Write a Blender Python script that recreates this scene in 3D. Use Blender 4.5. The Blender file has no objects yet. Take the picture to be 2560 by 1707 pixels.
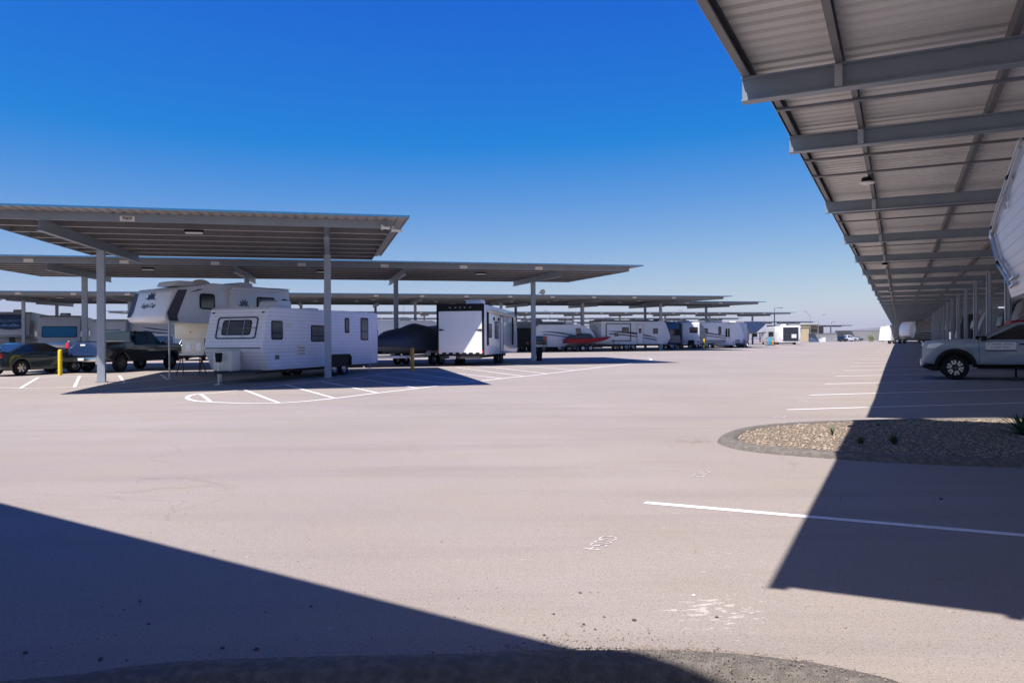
import bpy, bmesh, math, random
from mathutils import Vector, Matrix
R = math.radians
random.seed(7)
scn = bpy.context.scene
COL = scn.collection

# ------------------------------------------------------------------ camera
F = 1955.0; CX = 1280.0; CY = 853.5; HC = 1.5; ROLL = 0.0067
cr, sr = math.cos(ROLL), math.sin(ROLL)
cam_r = Vector((cr, 0, -sr)); cam_u = Vector((sr, 0, cr)); cam_f = Vector((0, 1, 0))
cam = bpy.data.cameras.new('camera')
cam.sensor_width = 36; cam.lens = 36 * F / 2560; cam.clip_end = 20000; cam.clip_start = 0.05
camo = bpy.data.objects.new('camera', cam); COL.objects.link(camo)
M3 = Matrix((cam_r, cam_u, -cam_f)).transposed()
camo.matrix_world = Matrix.Translation((0, 0, HC)) @ M3.to_4x4()
scn.camera = camo

def gz(x, y):                                   # the lot rises gently away from the near canopy
    z = 0.0
    if y > 20: z += 0.5 * (1 - math.exp(-(y - 20) / 35))
    if y > 60: z += 0.4 * (1 - math.exp(-(y - 60) / 80))
    return z
def ray(px, py):
    return cam_f + cam_r * ((px - CX) / F) + cam_u * ((CY - py) / F)
def G(px, py, h=0.0):                           # a point h above the ground seen at that spot of the photograph
    d = ray(px, py); z = h
    for _ in range(40):
        t = (z - HC) / d.z
        if t < 0 or t > 900: t = 900
        y = d.y * t
        z = 0.5 * z + 0.5 * (gz(0, y) + h)
    t = (z - HC) / d.z
    return Vector((d.x * t, d.y * t, z))
def XY(px, Y):                                  # ground point in that column at depth Y
    d = ray(px, CY); x = d.x * Y
    return Vector((x, Y, gz(x, Y)))

# ------------------------------------------------------------------ materials
def mat(name, col, rough=0.6, metal=0.0, noise=0.0, nscale=6.0, bump=0.0, bscale=40.0, coat=0.0, spec=0.5, dirt=None):
    m = bpy.data.materials.new(name); m.use_nodes = True
    nt = m.node_tree; b = nt.nodes['Principled BSDF']
    b.inputs['Base Color'].default_value = (*col, 1); b.inputs['Roughness'].default_value = rough
    b.inputs['Metallic'].default_value = metal; b.inputs['Coat Weight'].default_value = coat
    b.inputs['Specular IOR Level'].default_value = spec
    tc = nt.nodes.new('ShaderNodeTexCoord')
    if noise > 0:
        n = nt.nodes.new('ShaderNodeTexNoise'); n.inputs['Scale'].default_value = nscale; n.inputs['Detail'].default_value = 5
        mx = nt.nodes.new('ShaderNodeMix'); mx.data_type = 'RGBA'
        d = dirt or tuple(c * 0.55 for c in col)
        mx.inputs[6].default_value = (*col, 1); mx.inputs[7].default_value = (*d, 1)
        mr = nt.nodes.new('ShaderNodeMapRange'); mr.inputs[1].default_value = .42; mr.inputs[2].default_value = .72
        mr.inputs[4].default_value = noise
        nt.links.new(tc.outputs['Object'], n.inputs['Vector']); nt.links.new(n.outputs['Fac'], mr.inputs[0])
        nt.links.new(mr.outputs[0], mx.inputs[0]); nt.links.new(mx.outputs[2], b.inputs['Base Color'])
    if bump > 0:
        n = nt.nodes.new('ShaderNodeTexNoise'); n.inputs['Scale'].default_value = bscale; n.inputs['Detail'].default_value = 4
        bp = nt.nodes.new('ShaderNodeBump'); bp.inputs['Strength'].default_value = bump; bp.inputs['Distance'].default_value = .02
        nt.links.new(tc.outputs['Object'], n.inputs['Vector']); nt.links.new(n.outputs['Fac'], bp.inputs['Height'])
        nt.links.new(bp.outputs['Normal'], b.inputs['Normal'])
    return m
def siding(name, col, period=0.12, depth=0.5, noise=0.15, grime=(.3, .27, .24)):   # horizontal ribbed aluminium siding
    m = mat(name, col, .38, 0.0, noise, 1.6, dirt=grime)
    nt = m.node_tree; b = nt.nodes['Principled BSDF']
    tc = nt.nodes.new('ShaderNodeTexCoord'); w = nt.nodes.new('ShaderNodeTexWave')
    w.wave_type = 'BANDS'; w.bands_direction = 'Z'; w.wave_profile = 'SAW'; w.inputs['Scale'].default_value = 1 / period / 3.18
    bp = nt.nodes.new('ShaderNodeBump'); bp.inputs['Strength'].default_value = depth; bp.inputs['Distance'].default_value = .03
    nt.links.new(tc.outputs['Object'], w.inputs['Vector']); nt.links.new(w.outputs['Fac'], bp.inputs['Height'])
    nt.links.new(bp.outputs['Normal'], b.inputs['Normal'])
    src = b.inputs['Base Color'].links[0].from_socket
    gr = nt.nodes.new('ShaderNodeMapRange'); gr.inputs[1].default_value = .0; gr.inputs[2].default_value = .16; gr.inputs[3].default_value = .55; gr.inputs[4].default_value = 0
    mg = nt.nodes.new('ShaderNodeMix'); mg.data_type = 'RGBA'; mg.inputs[7].default_value = (.22, .22, .25, 1)
    nt.links.new(w.outputs['Fac'], gr.inputs[0]); nt.links.new(gr.outputs[0], mg.inputs[0]); nt.links.new(src, mg.inputs[6]); nt.links.new(mg.outputs[2], b.inputs['Base Color'])
    return m

M = {}
M['steel'] = mat('painted grey steel', (.25, .29, .34), .45, .15, .4, 1.7, dirt=(.17, .20, .24))
M['post_steel'] = mat('pale grey post steel', (.40, .45, .53), .4, .1, .4, 1.7, dirt=(.30, .34, .40))
M['steel_dark'] = mat('purlin steel', (.17, .17, .18), .5, .2, .4, 2.5)
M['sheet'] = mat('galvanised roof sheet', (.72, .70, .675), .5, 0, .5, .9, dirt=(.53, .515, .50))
M['trim'] = mat('roof trim with painted sky reflection', (.03, .17, .34), .4)  # blue of the reflected sky and lens fringe put into the trim colour
M['sheet_shaded'] = mat('roof sheet with painted shade', (.34, .32, .31), .5, .1, .5, .9, dirt=(.24, .22, .21))  # same roof sheet, darkened so the colour carries the left canopies' shade
M['lit_underside'] = mat('purlin underside with painted light', (.60, .58, .57), .45, .1, .3, 2)  # same purlin steel, made paler to paint the light on its underside
M['plate'] = mat('white plate', (.75, .74, .72), .5)
M['ink'] = mat('black lettering', (.02, .02, .025), .5)
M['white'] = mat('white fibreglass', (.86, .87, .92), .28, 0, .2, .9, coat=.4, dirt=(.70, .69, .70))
M['dimwhite'] = mat('white panel with painted shade', (.58, .59, .63), .35, 0, .25, .9, dirt=(.45, .44, .44))  # white body panels with canopy shade mixed into the colour
M['offwhite'] = mat('cream fibreglass', (.80, .76, .66), .35, 0, .3, 1.1, dirt=(.66, .58, .44))
M['grey_panel'] = mat('grey panel', (.34, .35, .37), .4, 0, .25, 1.2)
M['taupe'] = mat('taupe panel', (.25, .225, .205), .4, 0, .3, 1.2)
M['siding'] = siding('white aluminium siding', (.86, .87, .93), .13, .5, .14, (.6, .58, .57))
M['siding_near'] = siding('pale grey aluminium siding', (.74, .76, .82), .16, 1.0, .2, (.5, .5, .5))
M['glass'] = mat('dark glass', (.012, .016, .02), .06, 0, 0, spec=.9)
M['glass_blue'] = mat('blue glass with painted reflection', (.012, .065, .12), .05, 0, 0, spec=1)  # blue includes the reflection painted into the black pickup's glass
M['glass_grey'] = mat('grey glass with blinds', (.10, .11, .13), .12, 0, .5, 3)
M['black'] = mat('black plastic', (.010, .010, .012), .6, spec=.2)
M['tyre'] = mat('tyre rubber', (.012, .012, .014), .85, 0, .3, 8, spec=.2, dirt=(.03, .028, .025))
M['rim'] = mat('silver wheel', (.55, .56, .6), .25, .9)
M['rim_dark'] = mat('dark wheel', (.08, .08, .085), .35, .6)
M['chrome'] = mat('bright metal', (.7, .7, .72), .18, 1)
M['alu'] = mat('aluminium tube', (.5, .52, .56), .35, .8)
M['frame'] = mat('chassis black', (.03, .03, .033), .6)
M['silver'] = mat('silver truck paint', (.26, .31, .40), .28, .25, 0, coat=.7)
M['blackpaint'] = mat('black truck paint', (.012, .012, .016), .22, .1, 0, coat=1)
M['bluepaint'] = mat('dark blue tailgate paint', (.03, .06, .16), .25, .3, 0, coat=1)
M['coupe'] = mat('dark green coupe paint', (.012, .028, .034), .2, .3, 0, coat=1)
M['suvgrey'] = mat('grey car paint', (.16, .17, .19), .3, .4, 0, coat=.8)
M['redpaint'] = mat('red gelcoat', (.36, .004, .02), .4, 0, 0, spec=.25)
M['redlamp'] = mat('red lamp lens', (.65, .02, .03), .2)
M['orange'] = mat('amber lens', (.75, .25, .04), .25)
M['lens'] = mat('headlamp lens', (.88, .9, .95), .1)
M['cover'] = mat('dark blue boat cover', (.034, .048, .075), .5, 0, .5, 1.5, .35, 3)
M['whitecover'] = mat('grey white fabric cover', (.62, .63, .66), .85, 0, .3, .8, .5, 1.2)
M['yellow'] = mat('yellow bollard paint', (.78, .56, .02), .45, 0, .2, 6)
M['amber'] = mat('weathered orange bollard paint', (.70, .36, .03), .5, 0, .25, 6)
M['rust'] = mat('dark red stand paint', (.16, .035, .035), .6, 0, .4, 9)
M['stucco'] = mat('tan stucco', (.56, .45, .28), .9, 0, .15, 2, .2, 60)
M['stucco_dark'] = mat('brown stucco', (.16, .14, .115), .9, 0, .2, 2)
M['pinkwall'] = mat('pink grey stucco', (.42, .34, .33), .9, 0, .2, 2)
M['block'] = mat('grey block wall', (.30, .29, .29), .9, 0, .3, 1.2, .3, 12)
M['whitewall'] = mat('white painted wall', (.8, .8, .8), .8, 0, .1, 1)
M['berm'] = mat('black asphalt kerb', (.155, .135, .12), .95, 0, .9, 16, 1.0, 130, dirt=(.27, .235, .205))
M['gravel_bed'] = mat('gravel bed', (.21, .165, .125), .95, 0, .8, 30, 1.0, 60, dirt=(.10, .075, .06))
M['stone'] = mat('tan gravel stones', (.42, .33, .25), .9, 0, 1.0, 22, dirt=(.10, .065, .05))
M['grit'] = mat('brown grit', (.30, .24, .19), .9, 0, 1.0, 30, dirt=(.09, .07, .06))
M['darkstone'] = mat('dark loose stones', (.09, .08, .075), .9, 0, .6, 12)
M['leaf'] = mat('weed leaves', (.05, .095, .03), .6, 0, .4, 8)
M['agave'] = mat('agave leaves', (.05, .11, .06), .5, 0, .4, 4)
M['bush'] = mat('desert bush leaves', (.17, .20, .05), .7, 0, .5, 1)
M['bark'] = mat('bark', (.12, .09, .06), .9)
M['cyan'] = mat('cyan plastic', (.02, .38, .55), .4)
M['stripe_grey'] = mat('grey stripe', (.16, .17, .20), .4)
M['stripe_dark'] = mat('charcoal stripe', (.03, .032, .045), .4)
M['stripe_blue'] = mat('blue stripe', (.04, .09, .22), .35)
M['stripe_purple'] = mat('maroon grey stripe', (.075, .055, .075), .35)
M['bluecap'] = mat('dark blue gel cap', (.035, .07, .16), .25, 0, .2, 2, coat=.4)
M['lightblue'] = mat('light blue lettering', (.16, .30, .55), .4)
M['silverstripe'] = mat('silver band', (.6, .62, .66), .3, .2)
M['sky_lamp'] = mat('white fixture', (.8, .8, .8), .4)
M['hill'] = mat('dry brown hills', (.20, .16, .13), 1, 0, .6, .0015, dirt=(.13, .12, .09))
M['hill2'] = mat('low dry slope', (.26, .22, .18), 1, 0, .5, .05, dirt=(.18, .16, .13))

def lot_material():
    m = bpy.data.materials.new('worn asphalt'); m.use_nodes = True
    nt = m.node_tree; N = nt.nodes; K = nt.links; b = N['Principled BSDF']
    b.inputs['Roughness'].default_value = .92; b.inputs['Specular IOR Level'].default_value = .25
    tc = N.new('ShaderNodeTexCoord')
    def noise(sc, det=5, rough=.55, vec=None):
        n = N.new('ShaderNodeTexNoise'); n.inputs['Scale'].default_value = sc; n.inputs['Detail'].default_value = det; n.inputs['Roughness'].default_value = rough
        K.new(vec or tc.outputs['Object'], n.inputs['Vector']); return n.outputs['Fac']
    def rng(v, a, c, lo=0., hi=1.):
        n = N.new('ShaderNodeMapRange'); K.new(v, n.inputs[0]); n.inputs[1].default_value = a; n.inputs[2].default_value = c
        n.inputs[3].default_value = lo; n.inputs[4].default_value = hi; return n.outputs[0]
    def mix(fac, a, c):
        n = N.new('ShaderNodeMix'); n.data_type = 'RGBA'
        if isinstance(fac, float): n.inputs[0].default_value = fac
        else: K.new(fac, n.inputs[0])
        for i, v in ((6, a), (7, c)):
            if isinstance(v, tuple): n.inputs[i].default_value = (*v, 1)
            else: K.new(v, n.inputs[i])
        return n.outputs[2]
    def math_(op, a, c):
        n = N.new('ShaderNodeMath'); n.operation = op
        for i, v in enumerate((a, c)):
            if isinstance(v, (int, float)): n.inputs[i].default_value = v
            else: K.new(v, n.inputs[i])
        return n.outputs[0]
    c = mix(rng(noise(.16, 3), .35, .65), (.280, .238, .218), (.328, .280, .256))
    c = mix(rng(noise(.9, 6, .6), .45, .68, 0, .75), c, (.30, .255, .212))
    mp = N.new('ShaderNodeMapping'); mp.inputs['Scale'].default_value = (.09, .8, 1); mp.inputs['Rotation'].default_value = (0, 0, R(26))
    K.new(tc.outputs['Object'], mp.inputs['Vector'])
    c = mix(rng(noise(1.3, 6, .65, mp.outputs[0]), .50, .74, 0, .6), c, (.225, .190, .180))       # tyre-worn streaks
    c = mix(rng(noise(26, 4, .75), .55, .70, 0, .30), c, (.18, .15, .14))
    c = mix(rng(noise(75, 2, .6), .56, .68, 0, .8), c, (.12, .105, .10))                              # dark aggregate
    c = mix(rng(noise(110, 2, .6), .58, .70, 0, .7), c, (.50, .44, .40))                            # light aggregate
    # thin meandering cracks
    dn = N.new('ShaderNodeTexNoise'); dn.inputs['Scale'].default_value = .7; dn.inputs['Detail'].default_value = 4
    K.new(tc.outputs['Object'], dn.inputs['Vector'])
    av = N.new('ShaderNodeVectorMath'); av.operation = 'MULTIPLY_ADD'; av.inputs[1].default_value = (2.2, 2.2, 0)
    K.new(dn.outputs['Color'], av.inputs[0]); K.new(tc.outputs['Object'], av.inputs[2])
    vo = N.new('ShaderNodeTexVoronoi'); vo.feature = 'DISTANCE_TO_EDGE'; vo.inputs['Scale'].default_value = .17
    K.new(av.outputs[0], vo.inputs['Vector'])
    cr_ = math_('MULTIPLY', rng(vo.outputs['Distance'], .0008, .0032, 1, 0), rng(noise(.35, 2), .47, .6))
    c = mix(math_('MULTIPLY', cr_, .25), c, (.13, .10, .09))
    # scraped pale patch on the ground by the stall line
    p = G(1775, 1525)
    sp = N.new('ShaderNodeVectorMath'); sp.operation = 'DISTANCE'; K.new(tc.outputs['Object'], sp.inputs[0]); sp.inputs[1].default_value = (p.x+.03, p.y, 0)
    mp2 = N.new('ShaderNodeMapping'); mp2.inputs['Scale'].default_value = (1, 2.2, 1); K.new(tc.outputs['Object'], mp2.inputs['Vector'])
    sp2 = N.new('ShaderNodeVectorMath'); sp2.operation = 'DISTANCE'; K.new(tc.outputs['Object'], sp2.inputs[0]); q_ = G(1800, 1400); sp2.inputs[1].default_value = (q_.x, q_.y, 0)
    reg = math_('ADD', rng(sp.outputs['Value'], .12, .42, 1, 0), rng(sp2.outputs['Value'], .0, .75, .45, 0))
    s = rng(math_('ADD', noise(11, 5, .72, mp2.outputs[0]), math_('MULTIPLY', reg, .13)), .655, .70)
    c = mix(math_('MULTIPLY', s, .55), c, (.62, .56, .53))
    K.new(c, b.inputs['Base Color'])
    bp = N.new('ShaderNodeBump'); bp.inputs['Strength'].default_value = .45; bp.inputs['Distance'].default_value = .01
    K.new(math_('ADD', noise(90, 3, .7), math_('MULTIPLY', noise(9, 3), 1.5)), bp.inputs['Height']); K.new(bp.outputs['Normal'], b.inputs['Normal'])
    return m
M['lot'] = lot_material()
def paint_material(name, wear=.45, keep=0.0):
    m = mat(name, (.80, .76, .75), .7)
    nt = m.node_tree; b = nt.nodes['Principled BSDF']; tc = nt.nodes['Texture Coordinate']
    n = nt.nodes.new('ShaderNodeTexNoise'); n.inputs['Scale'].default_value = 22; n.inputs['Detail'].default_value = 6; n.inputs['Roughness'].default_value = .7
    mr = nt.nodes.new('ShaderNodeMapRange'); mr.inputs[1].default_value = .52 - keep; mr.inputs[2].default_value = .66 - keep; mr.inputs[4].default_value = wear
    mx = nt.nodes.new('ShaderNodeMix'); mx.data_type = 'RGBA'; mx.inputs[6].default_value = (.80, .76, .75, 1); mx.inputs[7].default_value = (.33, .28, .27, 1)
    nt.links.new(tc.outputs['Object'], n.inputs['Vector']); nt.links.new(n.outputs['Fac'], mr.inputs[0])
    nt.links.new(mr.outputs[0], mx.inputs[0]); nt.links.new(mx.outputs[2], b.inputs['Base Color'])
    return m
M['paint'] = paint_material('white line paint')
M['fadedpaint'] = paint_material('faded number paint', .9, .10)

# ------------------------------------------------------------------ mesh helpers
class MB:
    def __init__(s): s.v = []; s.f = []
    def add(s, vs, fs):
        o = len(s.v); s.v += [Vector(v) for v in vs]; s.f += [[i + o for i in f] for f in fs]; return s
    def box(s, x0, x1, y0, y1, z0, z1):
        return s.add([(x0,y0,z0),(x1,y0,z0),(x1,y1,z0),(x0,y1,z0),(x0,y0,z1),(x1,y0,z1),(x1,y1,z1),(x0,y1,z1)],
                     [(0,3,2,1),(4,5,6,7),(0,1,5,4),(1,2,6,5),(2,3,7,6),(3,0,4,7)])
    def plate(s, pts, O, U, V, t):                 # 2-D outline extruded along its normal by t
        O, U, V = Vector(O), Vector(U).normalized(), Vector(V).normalized(); N = U.cross(V)
        n = len(pts); a = [O + U * p[0] + V * p[1] for p in pts]; b = [q + N * t for q in a]
        area = sum(pts[i][0]*pts[(i+1)%n][1] - pts[(i+1)%n][0]*pts[i][1] for i in range(n))
        fs = [list(range(n))[::-1], list(range(n, 2*n))] + [(i, (i+1)%n, (i+1)%n+n, i+n) for i in range(n)]
        if area * t < 0: fs = [list(f)[::-1] for f in fs]
        return s.add(a + b, fs)
    def ring(s, po, pi, O, U, V, t):
        O, U, V = Vector(O), Vector(U).normalized(), Vector(V).normalized(); N = U.cross(V); n = len(po)
        vs = [O+U*p[0]+V*p[1] for p in po] + [O+U*p[0]+V*p[1] for p in pi] + [O+U*p[0]+V*p[1]+N*t for p in po] + [O+U*p[0]+V*p[1]+N*t for p in pi]
        fs = []
        for i in range(n):
            j = (i+1) % n
            fs += [(2*n+i, 2*n+j, 3*n+j, 3*n+i), (i, n+i, n+j, j), (i, j, 2*n+j, 2*n+i), (n+i, 3*n+i, 3*n+j, n+j)]
        return s.add(vs, fs)
    def prism(s, prof, w, taper=None):             # (x,z) profile across y, optional half-width function
        n = len(prof)
        area = sum(prof[i][0]*prof[(i+1)%n][1] - prof[(i+1)%n][0]*prof[i][1] for i in range(n))
        if area < 0: prof = prof[::-1]
        hw = [(taper(x, z) if taper else w/2) for x, z in prof]
        vs = [(x, -h, z) for (x, z), h in zip(prof, hw)] + [(x, h, z) for (x, z), h in zip(prof, hw)]
        fs = [list(range(n)), list(range(n, 2*n))[::-1]] + [(i, i+n, (i+1)%n+n, (i+1)%n) for i in range(n)]
        return s.add(vs, fs)
    def tube(s, a, b, r, n=8, r2=None):
        a, b = Vector(a), Vector(b); d = (b-a).normalized(); r2 = r if r2 is None else r2
        u = d.cross(Vector((0,0,1)) if abs(d.z) < .9 else Vector((1,0,0))).normalized(); w = d.cross(u)
        vs = [a+(u*math.cos(2*math.pi*i/n)+w*math.sin(2*math.pi*i/n))*r for i in range(n)] + [b+(u*math.cos(2*math.pi*i/n)+w*math.sin(2*math.pi*i/n))*r2 for i in range(n)]
        return s.add(vs, [(i, (i+1)%n, (i+1)%n+n, i+n) for i in range(n)] + [list(range(n))[::-1], list(range(n, 2*n))])
    def path(s, pts, r, n=8):
        for a, b in zip(pts[:-1], pts[1:]): s.tube(a, b, r, n)
        return s
    def lathe(s, prof, n=20, axis='y', c=(0,0,0)):  # profile (r, h) closed
        c = Vector(c); m = len(prof); vs = []
        for i in range(n):
            t = 2*math.pi*i/n; ct, st = math.cos(t), math.sin(t)
            for r, h in prof:
                vs.append(c + Vector({'y': (r*ct, h, r*st), 'z': (r*ct, r*st, h), 'x': (h, r*ct, r*st)}[axis]))
        fs = [(i*m+j, ((i+1)%n)*m+j, ((i+1)%n)*m+(j+1)%m, i*m+(j+1)%m) for i in range(n) for j in range(m)]
        return s.add(vs, fs)
    def loft(s, secs, cap=True):
        m = len(secs[0]); vs = [p for q in secs for p in q]
        fs = [(i*m+j, i*m+(j+1)%m, (i+1)*m+(j+1)%m, (i+1)*m+j) for i in range(len(secs)-1) for j in range(m)]
        if cap: fs += [list(range(m))[::-1], [(len(secs)-1)*m+j for j in range(m)]]
        return s.add(vs, fs)
    def dome(s, c, rx, ry, rz, n=12, m=5):
        c = Vector(c); vs = []; fs = []
        for k in range(m):
            ph = math.pi/2*k/m
            vs += [c+Vector((rx*math.cos(ph)*math.cos(2*math.pi*i/n), ry*math.cos(ph)*math.sin(2*math.pi*i/n), rz*math.sin(ph))) for i in range(n)]
        for k in range(m-1): fs += [(k*n+i, k*n+(i+1)%n, (k+1)*n+(i+1)%n, (k+1)*n+i) for i in range(n)]
        vs.append(c+Vector((0,0,rz))); fs += [((m-1)*n+i, (m-1)*n+(i+1)%n, m*n) for i in range(n)]; fs.append(list(range(n))[::-1])
        return s.add(vs, fs)
    def build(s, name, m, parent=None, bevel=0, smooth=True, seg=2, ang=38, fix=True):
        me = bpy.data.meshes.new(name)
        me.from_pydata([tuple(v) for v in s.v], [], [tuple(f) for f in s.f])
        if fix or bevel:
            bm = bmesh.new(); bm.from_mesh(me)
            if fix: bmesh.ops.recalc_face_normals(bm, faces=bm.faces)
            if bevel:
                es = [e for e in bm.edges if len(e.link_faces) == 2 and e.calc_face_angle(0) > R(28)]
                bmesh.ops.bevel(bm, geom=es, offset=bevel, segments=seg, affect='EDGES', profile=.5, clamp_overlap=True)
            bm.to_mesh(me); bm.free()
        if smooth:
            me.shade_smooth(); me.set_sharp_from_angle(angle=R(ang))
        me.materials.append(M[m] if isinstance(m, str) else m)
        o = bpy.data.objects.new(name, me); COL.objects.link(o)
        if parent: o.parent = parent
        return o
def thing(name, label, cat, loc=(0,0,0), rz=0, group=None):
    o = bpy.data.objects.new(name, None); COL.objects.link(o); o.location = loc; o.rotation_euler = (0, 0, rz)
    o['label'] = label; o['category'] = cat
    if group: o['group'] = group
    return o
def tag(o, label, cat, group=None, kind=None):
    o['label'] = label; o['category'] = cat
    if group: o['group'] = group
    if kind: o['kind'] = kind
    return o
def struct(o): o['kind'] = 'structure'; return o
def dup(root, loc, rz=None, label=None):
    r = root.copy(); COL.objects.link(r); r.location = loc
    if rz is not None: r.rotation_euler = (0, 0, rz)
    if label: r['label'] = label
    for ch in list(root.children):
        c = ch.copy(); COL.objects.link(c); c.parent = r
        for g in list(ch.children):
            d = g.copy(); COL.objects.link(d); d.parent = c
    return r
def rrect(x0, x1, y0, y1, r=.04, n=3):
    p = []
    for cx, cy, a in ((x1-r, y1-r, 0), (x0+r, y1-r, 90), (x0+r, y0+r, 180), (x1-r, y0+r, 270)):
        p += [(cx+r*math.cos(R(a+90*i/n)), cy+r*math.sin(R(a+90*i/n))) for i in range(n+1)]
    return p
def text_mesh(txt, size, O, U, V, parent, m, name='lettering', shear=0, t=.004, bold=0, sx=1.0):
    cu = bpy.data.curves.new('t', 'FONT'); cu.body = txt; cu.size = size; cu.align_x = 'CENTER'; cu.align_y = 'CENTER'; cu.shear = shear; cu.offset = bold
    to = bpy.data.objects.new('t', cu); COL.objects.link(to); bpy.context.view_layer.update()
    me = bpy.data.meshes.new_from_object(to.evaluated_get(bpy.context.evaluated_depsgraph_get()))
    bpy.data.objects.remove(to)
    O, U, V = Vector(O), Vector(U).normalized(), Vector(V).normalized(); N = U.cross(V)
    for v in me.vertices: v.co = O + U*v.co.x*sx + V*v.co.y + N*t
    me.materials.clear(); me.materials.append(M[m]); me.name = name
    o = bpy.data.objects.new(name, me); COL.objects.link(o)
    if parent: o.parent = parent
    return o

# ------------------------------------------------------------------ ground
def build_ground():
    xs = [-12000, -8000, -3000, -800, -300, -150] + list(range(-100, 161, 10)) + [220, 400, 900, 3000, 8000, 12000]
    ys = [-400, -60, -20, 0, 10] + [20 + i for i in range(0, 130)] + [160, 180, 200, 230, 260, 300, 360, 450, 600, 900, 1600, 5000, 9000]
    vs = [(x, y, gz(x, y)) for y in ys for x in xs]; n = len(xs)
    fs = [(j*n+i, j*n+i+1, (j+1)*n+i+1, (j+1)*n+i) for j in range(len(ys)-1) for i in range(n-1)]
    m = MB().add(vs, fs); o = m.build('ground', 'lot', fix=False); struct(o)
build_ground()

def strip(mb, pts, w, lift=.006):                # painted line following the ground; pts are ground points
    P = []
    for a, b in zip(pts[:-1], pts[1:]):
        n = max(1, int((b-a).length / 1.0))
        P += [a.lerp(b, i/n) for i in range(n)]
    P.append(pts[-1]); vs = []
    for i, p in enumerate(P):
        a = P[max(0, i-1)]; b = P[min(len(P)-1, i+1)]
        d = Vector((b.x-a.x, b.y-a.y, 0)).normalized(); q = Vector((-d.y, d.x, 0)) * w/2
        for s in (q, -q):
            x, y = p.x+s.x, p.y+s.y; vs.append((x, y, gz(x, y)+lift))
    mb.add(vs, [(2*i, 2*i+1, 2*i+3, 2*i+2) for i in range(len(P)-1)])
def smooth_pts(pts, it=2):
    for _ in range(it):
        q = [pts[0]]
        for a, b in zip(pts[:-1], pts[1:]): q += [a.lerp(b, .25), a.lerp(b, .75)]
        pts = q + [pts[-1]]
    return pts

# row frames: left canopies (aL along the row, bL towards the back); right canopies (aR away, bR to the right)
aL = Vector((.974, .226, 0)).normalized(); bL = Vector((-.226, .974, 0)).normalized()
th = math.atan(970/1955); aR = Vector((math.sin(th), math.cos(th), 0)); bR = Vector((math.cos(th), -math.sin(th), 0))

# near stall line
mk = MB(); a = G(1612, 1256); b = G(2560, 1338); strip(mk, [a, b, b + (b-a)*1.0], .10, .003)
struct(mk.build('parking_line', 'paint', fix=False, smooth=False))
# stall lines of the right row beyond the island
for k in range(22):
    t = 17.58 + 4.65*k
    p = aR*t + bR*(-2.17); ln = min(14, (p - (p + aL*14)).length)
    mk = MB(); strip(mk, [p, p + aL*16], .135, .006)
    struct(mk.build('parking_line', 'paint', fix=False, smooth=False))
# hatched no-parking zone in front of the left canopies
def gp(l): return [G(x, y) for x, y in l]
mk = MB()
low = smooth_pts(gp([(534,983),(492,985),(470,990),(467,997),(490,1003),(526,1005),(614,1009),(698,1008),(756,1004),(836,996),(943,982.6),(1043,971),(1123,961),(1188,954.6),(1254,946),(1308,941),(1367,934.6),(1436,926),(1500,918),(1560,911),(1600,906),(1622,902),(1631,898),(1620,895.5),(1590,894.5),(1544,894)]), 2)
strip(mk, low, .12, .006)
struct(mk.build('hatched_zone_outline', 'paint', fix=False, smooth=False))
mk = MB()
up = gp([(534,983),(610,974),(714,962),(802,953),(886,945),(984,931.5),(1076,921.5),(1130,917),(1231,913),(1359,902.8),(1544,894)])
strip(mk, up, .09, .0065); struct(mk.build('hatched_zone_inner_line', 'paint', fix=False, smooth=False))
mk = MB()
for q in [((502,985.5),(526,1003.5)),((610,974.5),(698,1007.5)),((714,962),(836,995.5)),((802,953),(943,982)),((886,945),(1043,970.5)),((936,938),(1123,960.5)),((1005,930),(1188,954)),((1060,925),(1254,946)),((1140,919),(1308,940.5)),((1200,915),(1367,934)),((1262,911),(1436,925.5)),((1330,907),(1500,917.6))]:
    strip(mk, gp(q), .10, .0075)
struct(mk.build('hatched_zone_bars', 'paint', fix=False, smooth=False))
mk = MB()
strip(mk, smooth_pts(gp([(-200,966),(0,969),(66,971),(186,968),(265,963),(360,951),(470,945)]), 1), .10, .006)
strip(mk, smooth_pts(gp([(-200,947),(0,946),(80,944),(146,941),(265,940),(332,938),(398,935)]), 1), .10, .006)
for q in [((96,943.8),(51,970.5)),((199,940.5),(186,967.5)),((298,939),(312,957)),((401,936),(419,949))]: strip(mk, gp(q), .10, .0075)
strip(mk, gp([(245,984),(340,974),(497,959),(640,942)]), .09, .006)
struct(mk.build('left_hatched_zone', 'paint', fix=False, smooth=False))
mk = MB()                                          # further zones by canopy three and four
strip(mk, gp([(1716,870.5),(1800,871),(1880,869),(1964,865.5)]), .12, .006)
strip(mk, gp([(1640,878.5),(1760,878),(1830,876),(1900,870.5),(1935,867.8)]), .12, .006)
struct(mk.build('far_zone_lines', 'paint', fix=False, smooth=False))
# painted stall numbers
def number(txt, px, py, size=.30, m='fadedpaint'):
    p = G(px, py); o = text_mesh(txt, size, (p.x, p.y, p.z), -aR, bR, None, m, 'stall_number', t=.004, bold=-.004); struct(o)
number('G054', 1502, 1357, .20)
number('G053', 1752, 1184, .20)
for px, py in ((1949, 1042), (2005, 1002), (2047, 972)): number('G05', px, py, .3)

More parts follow.
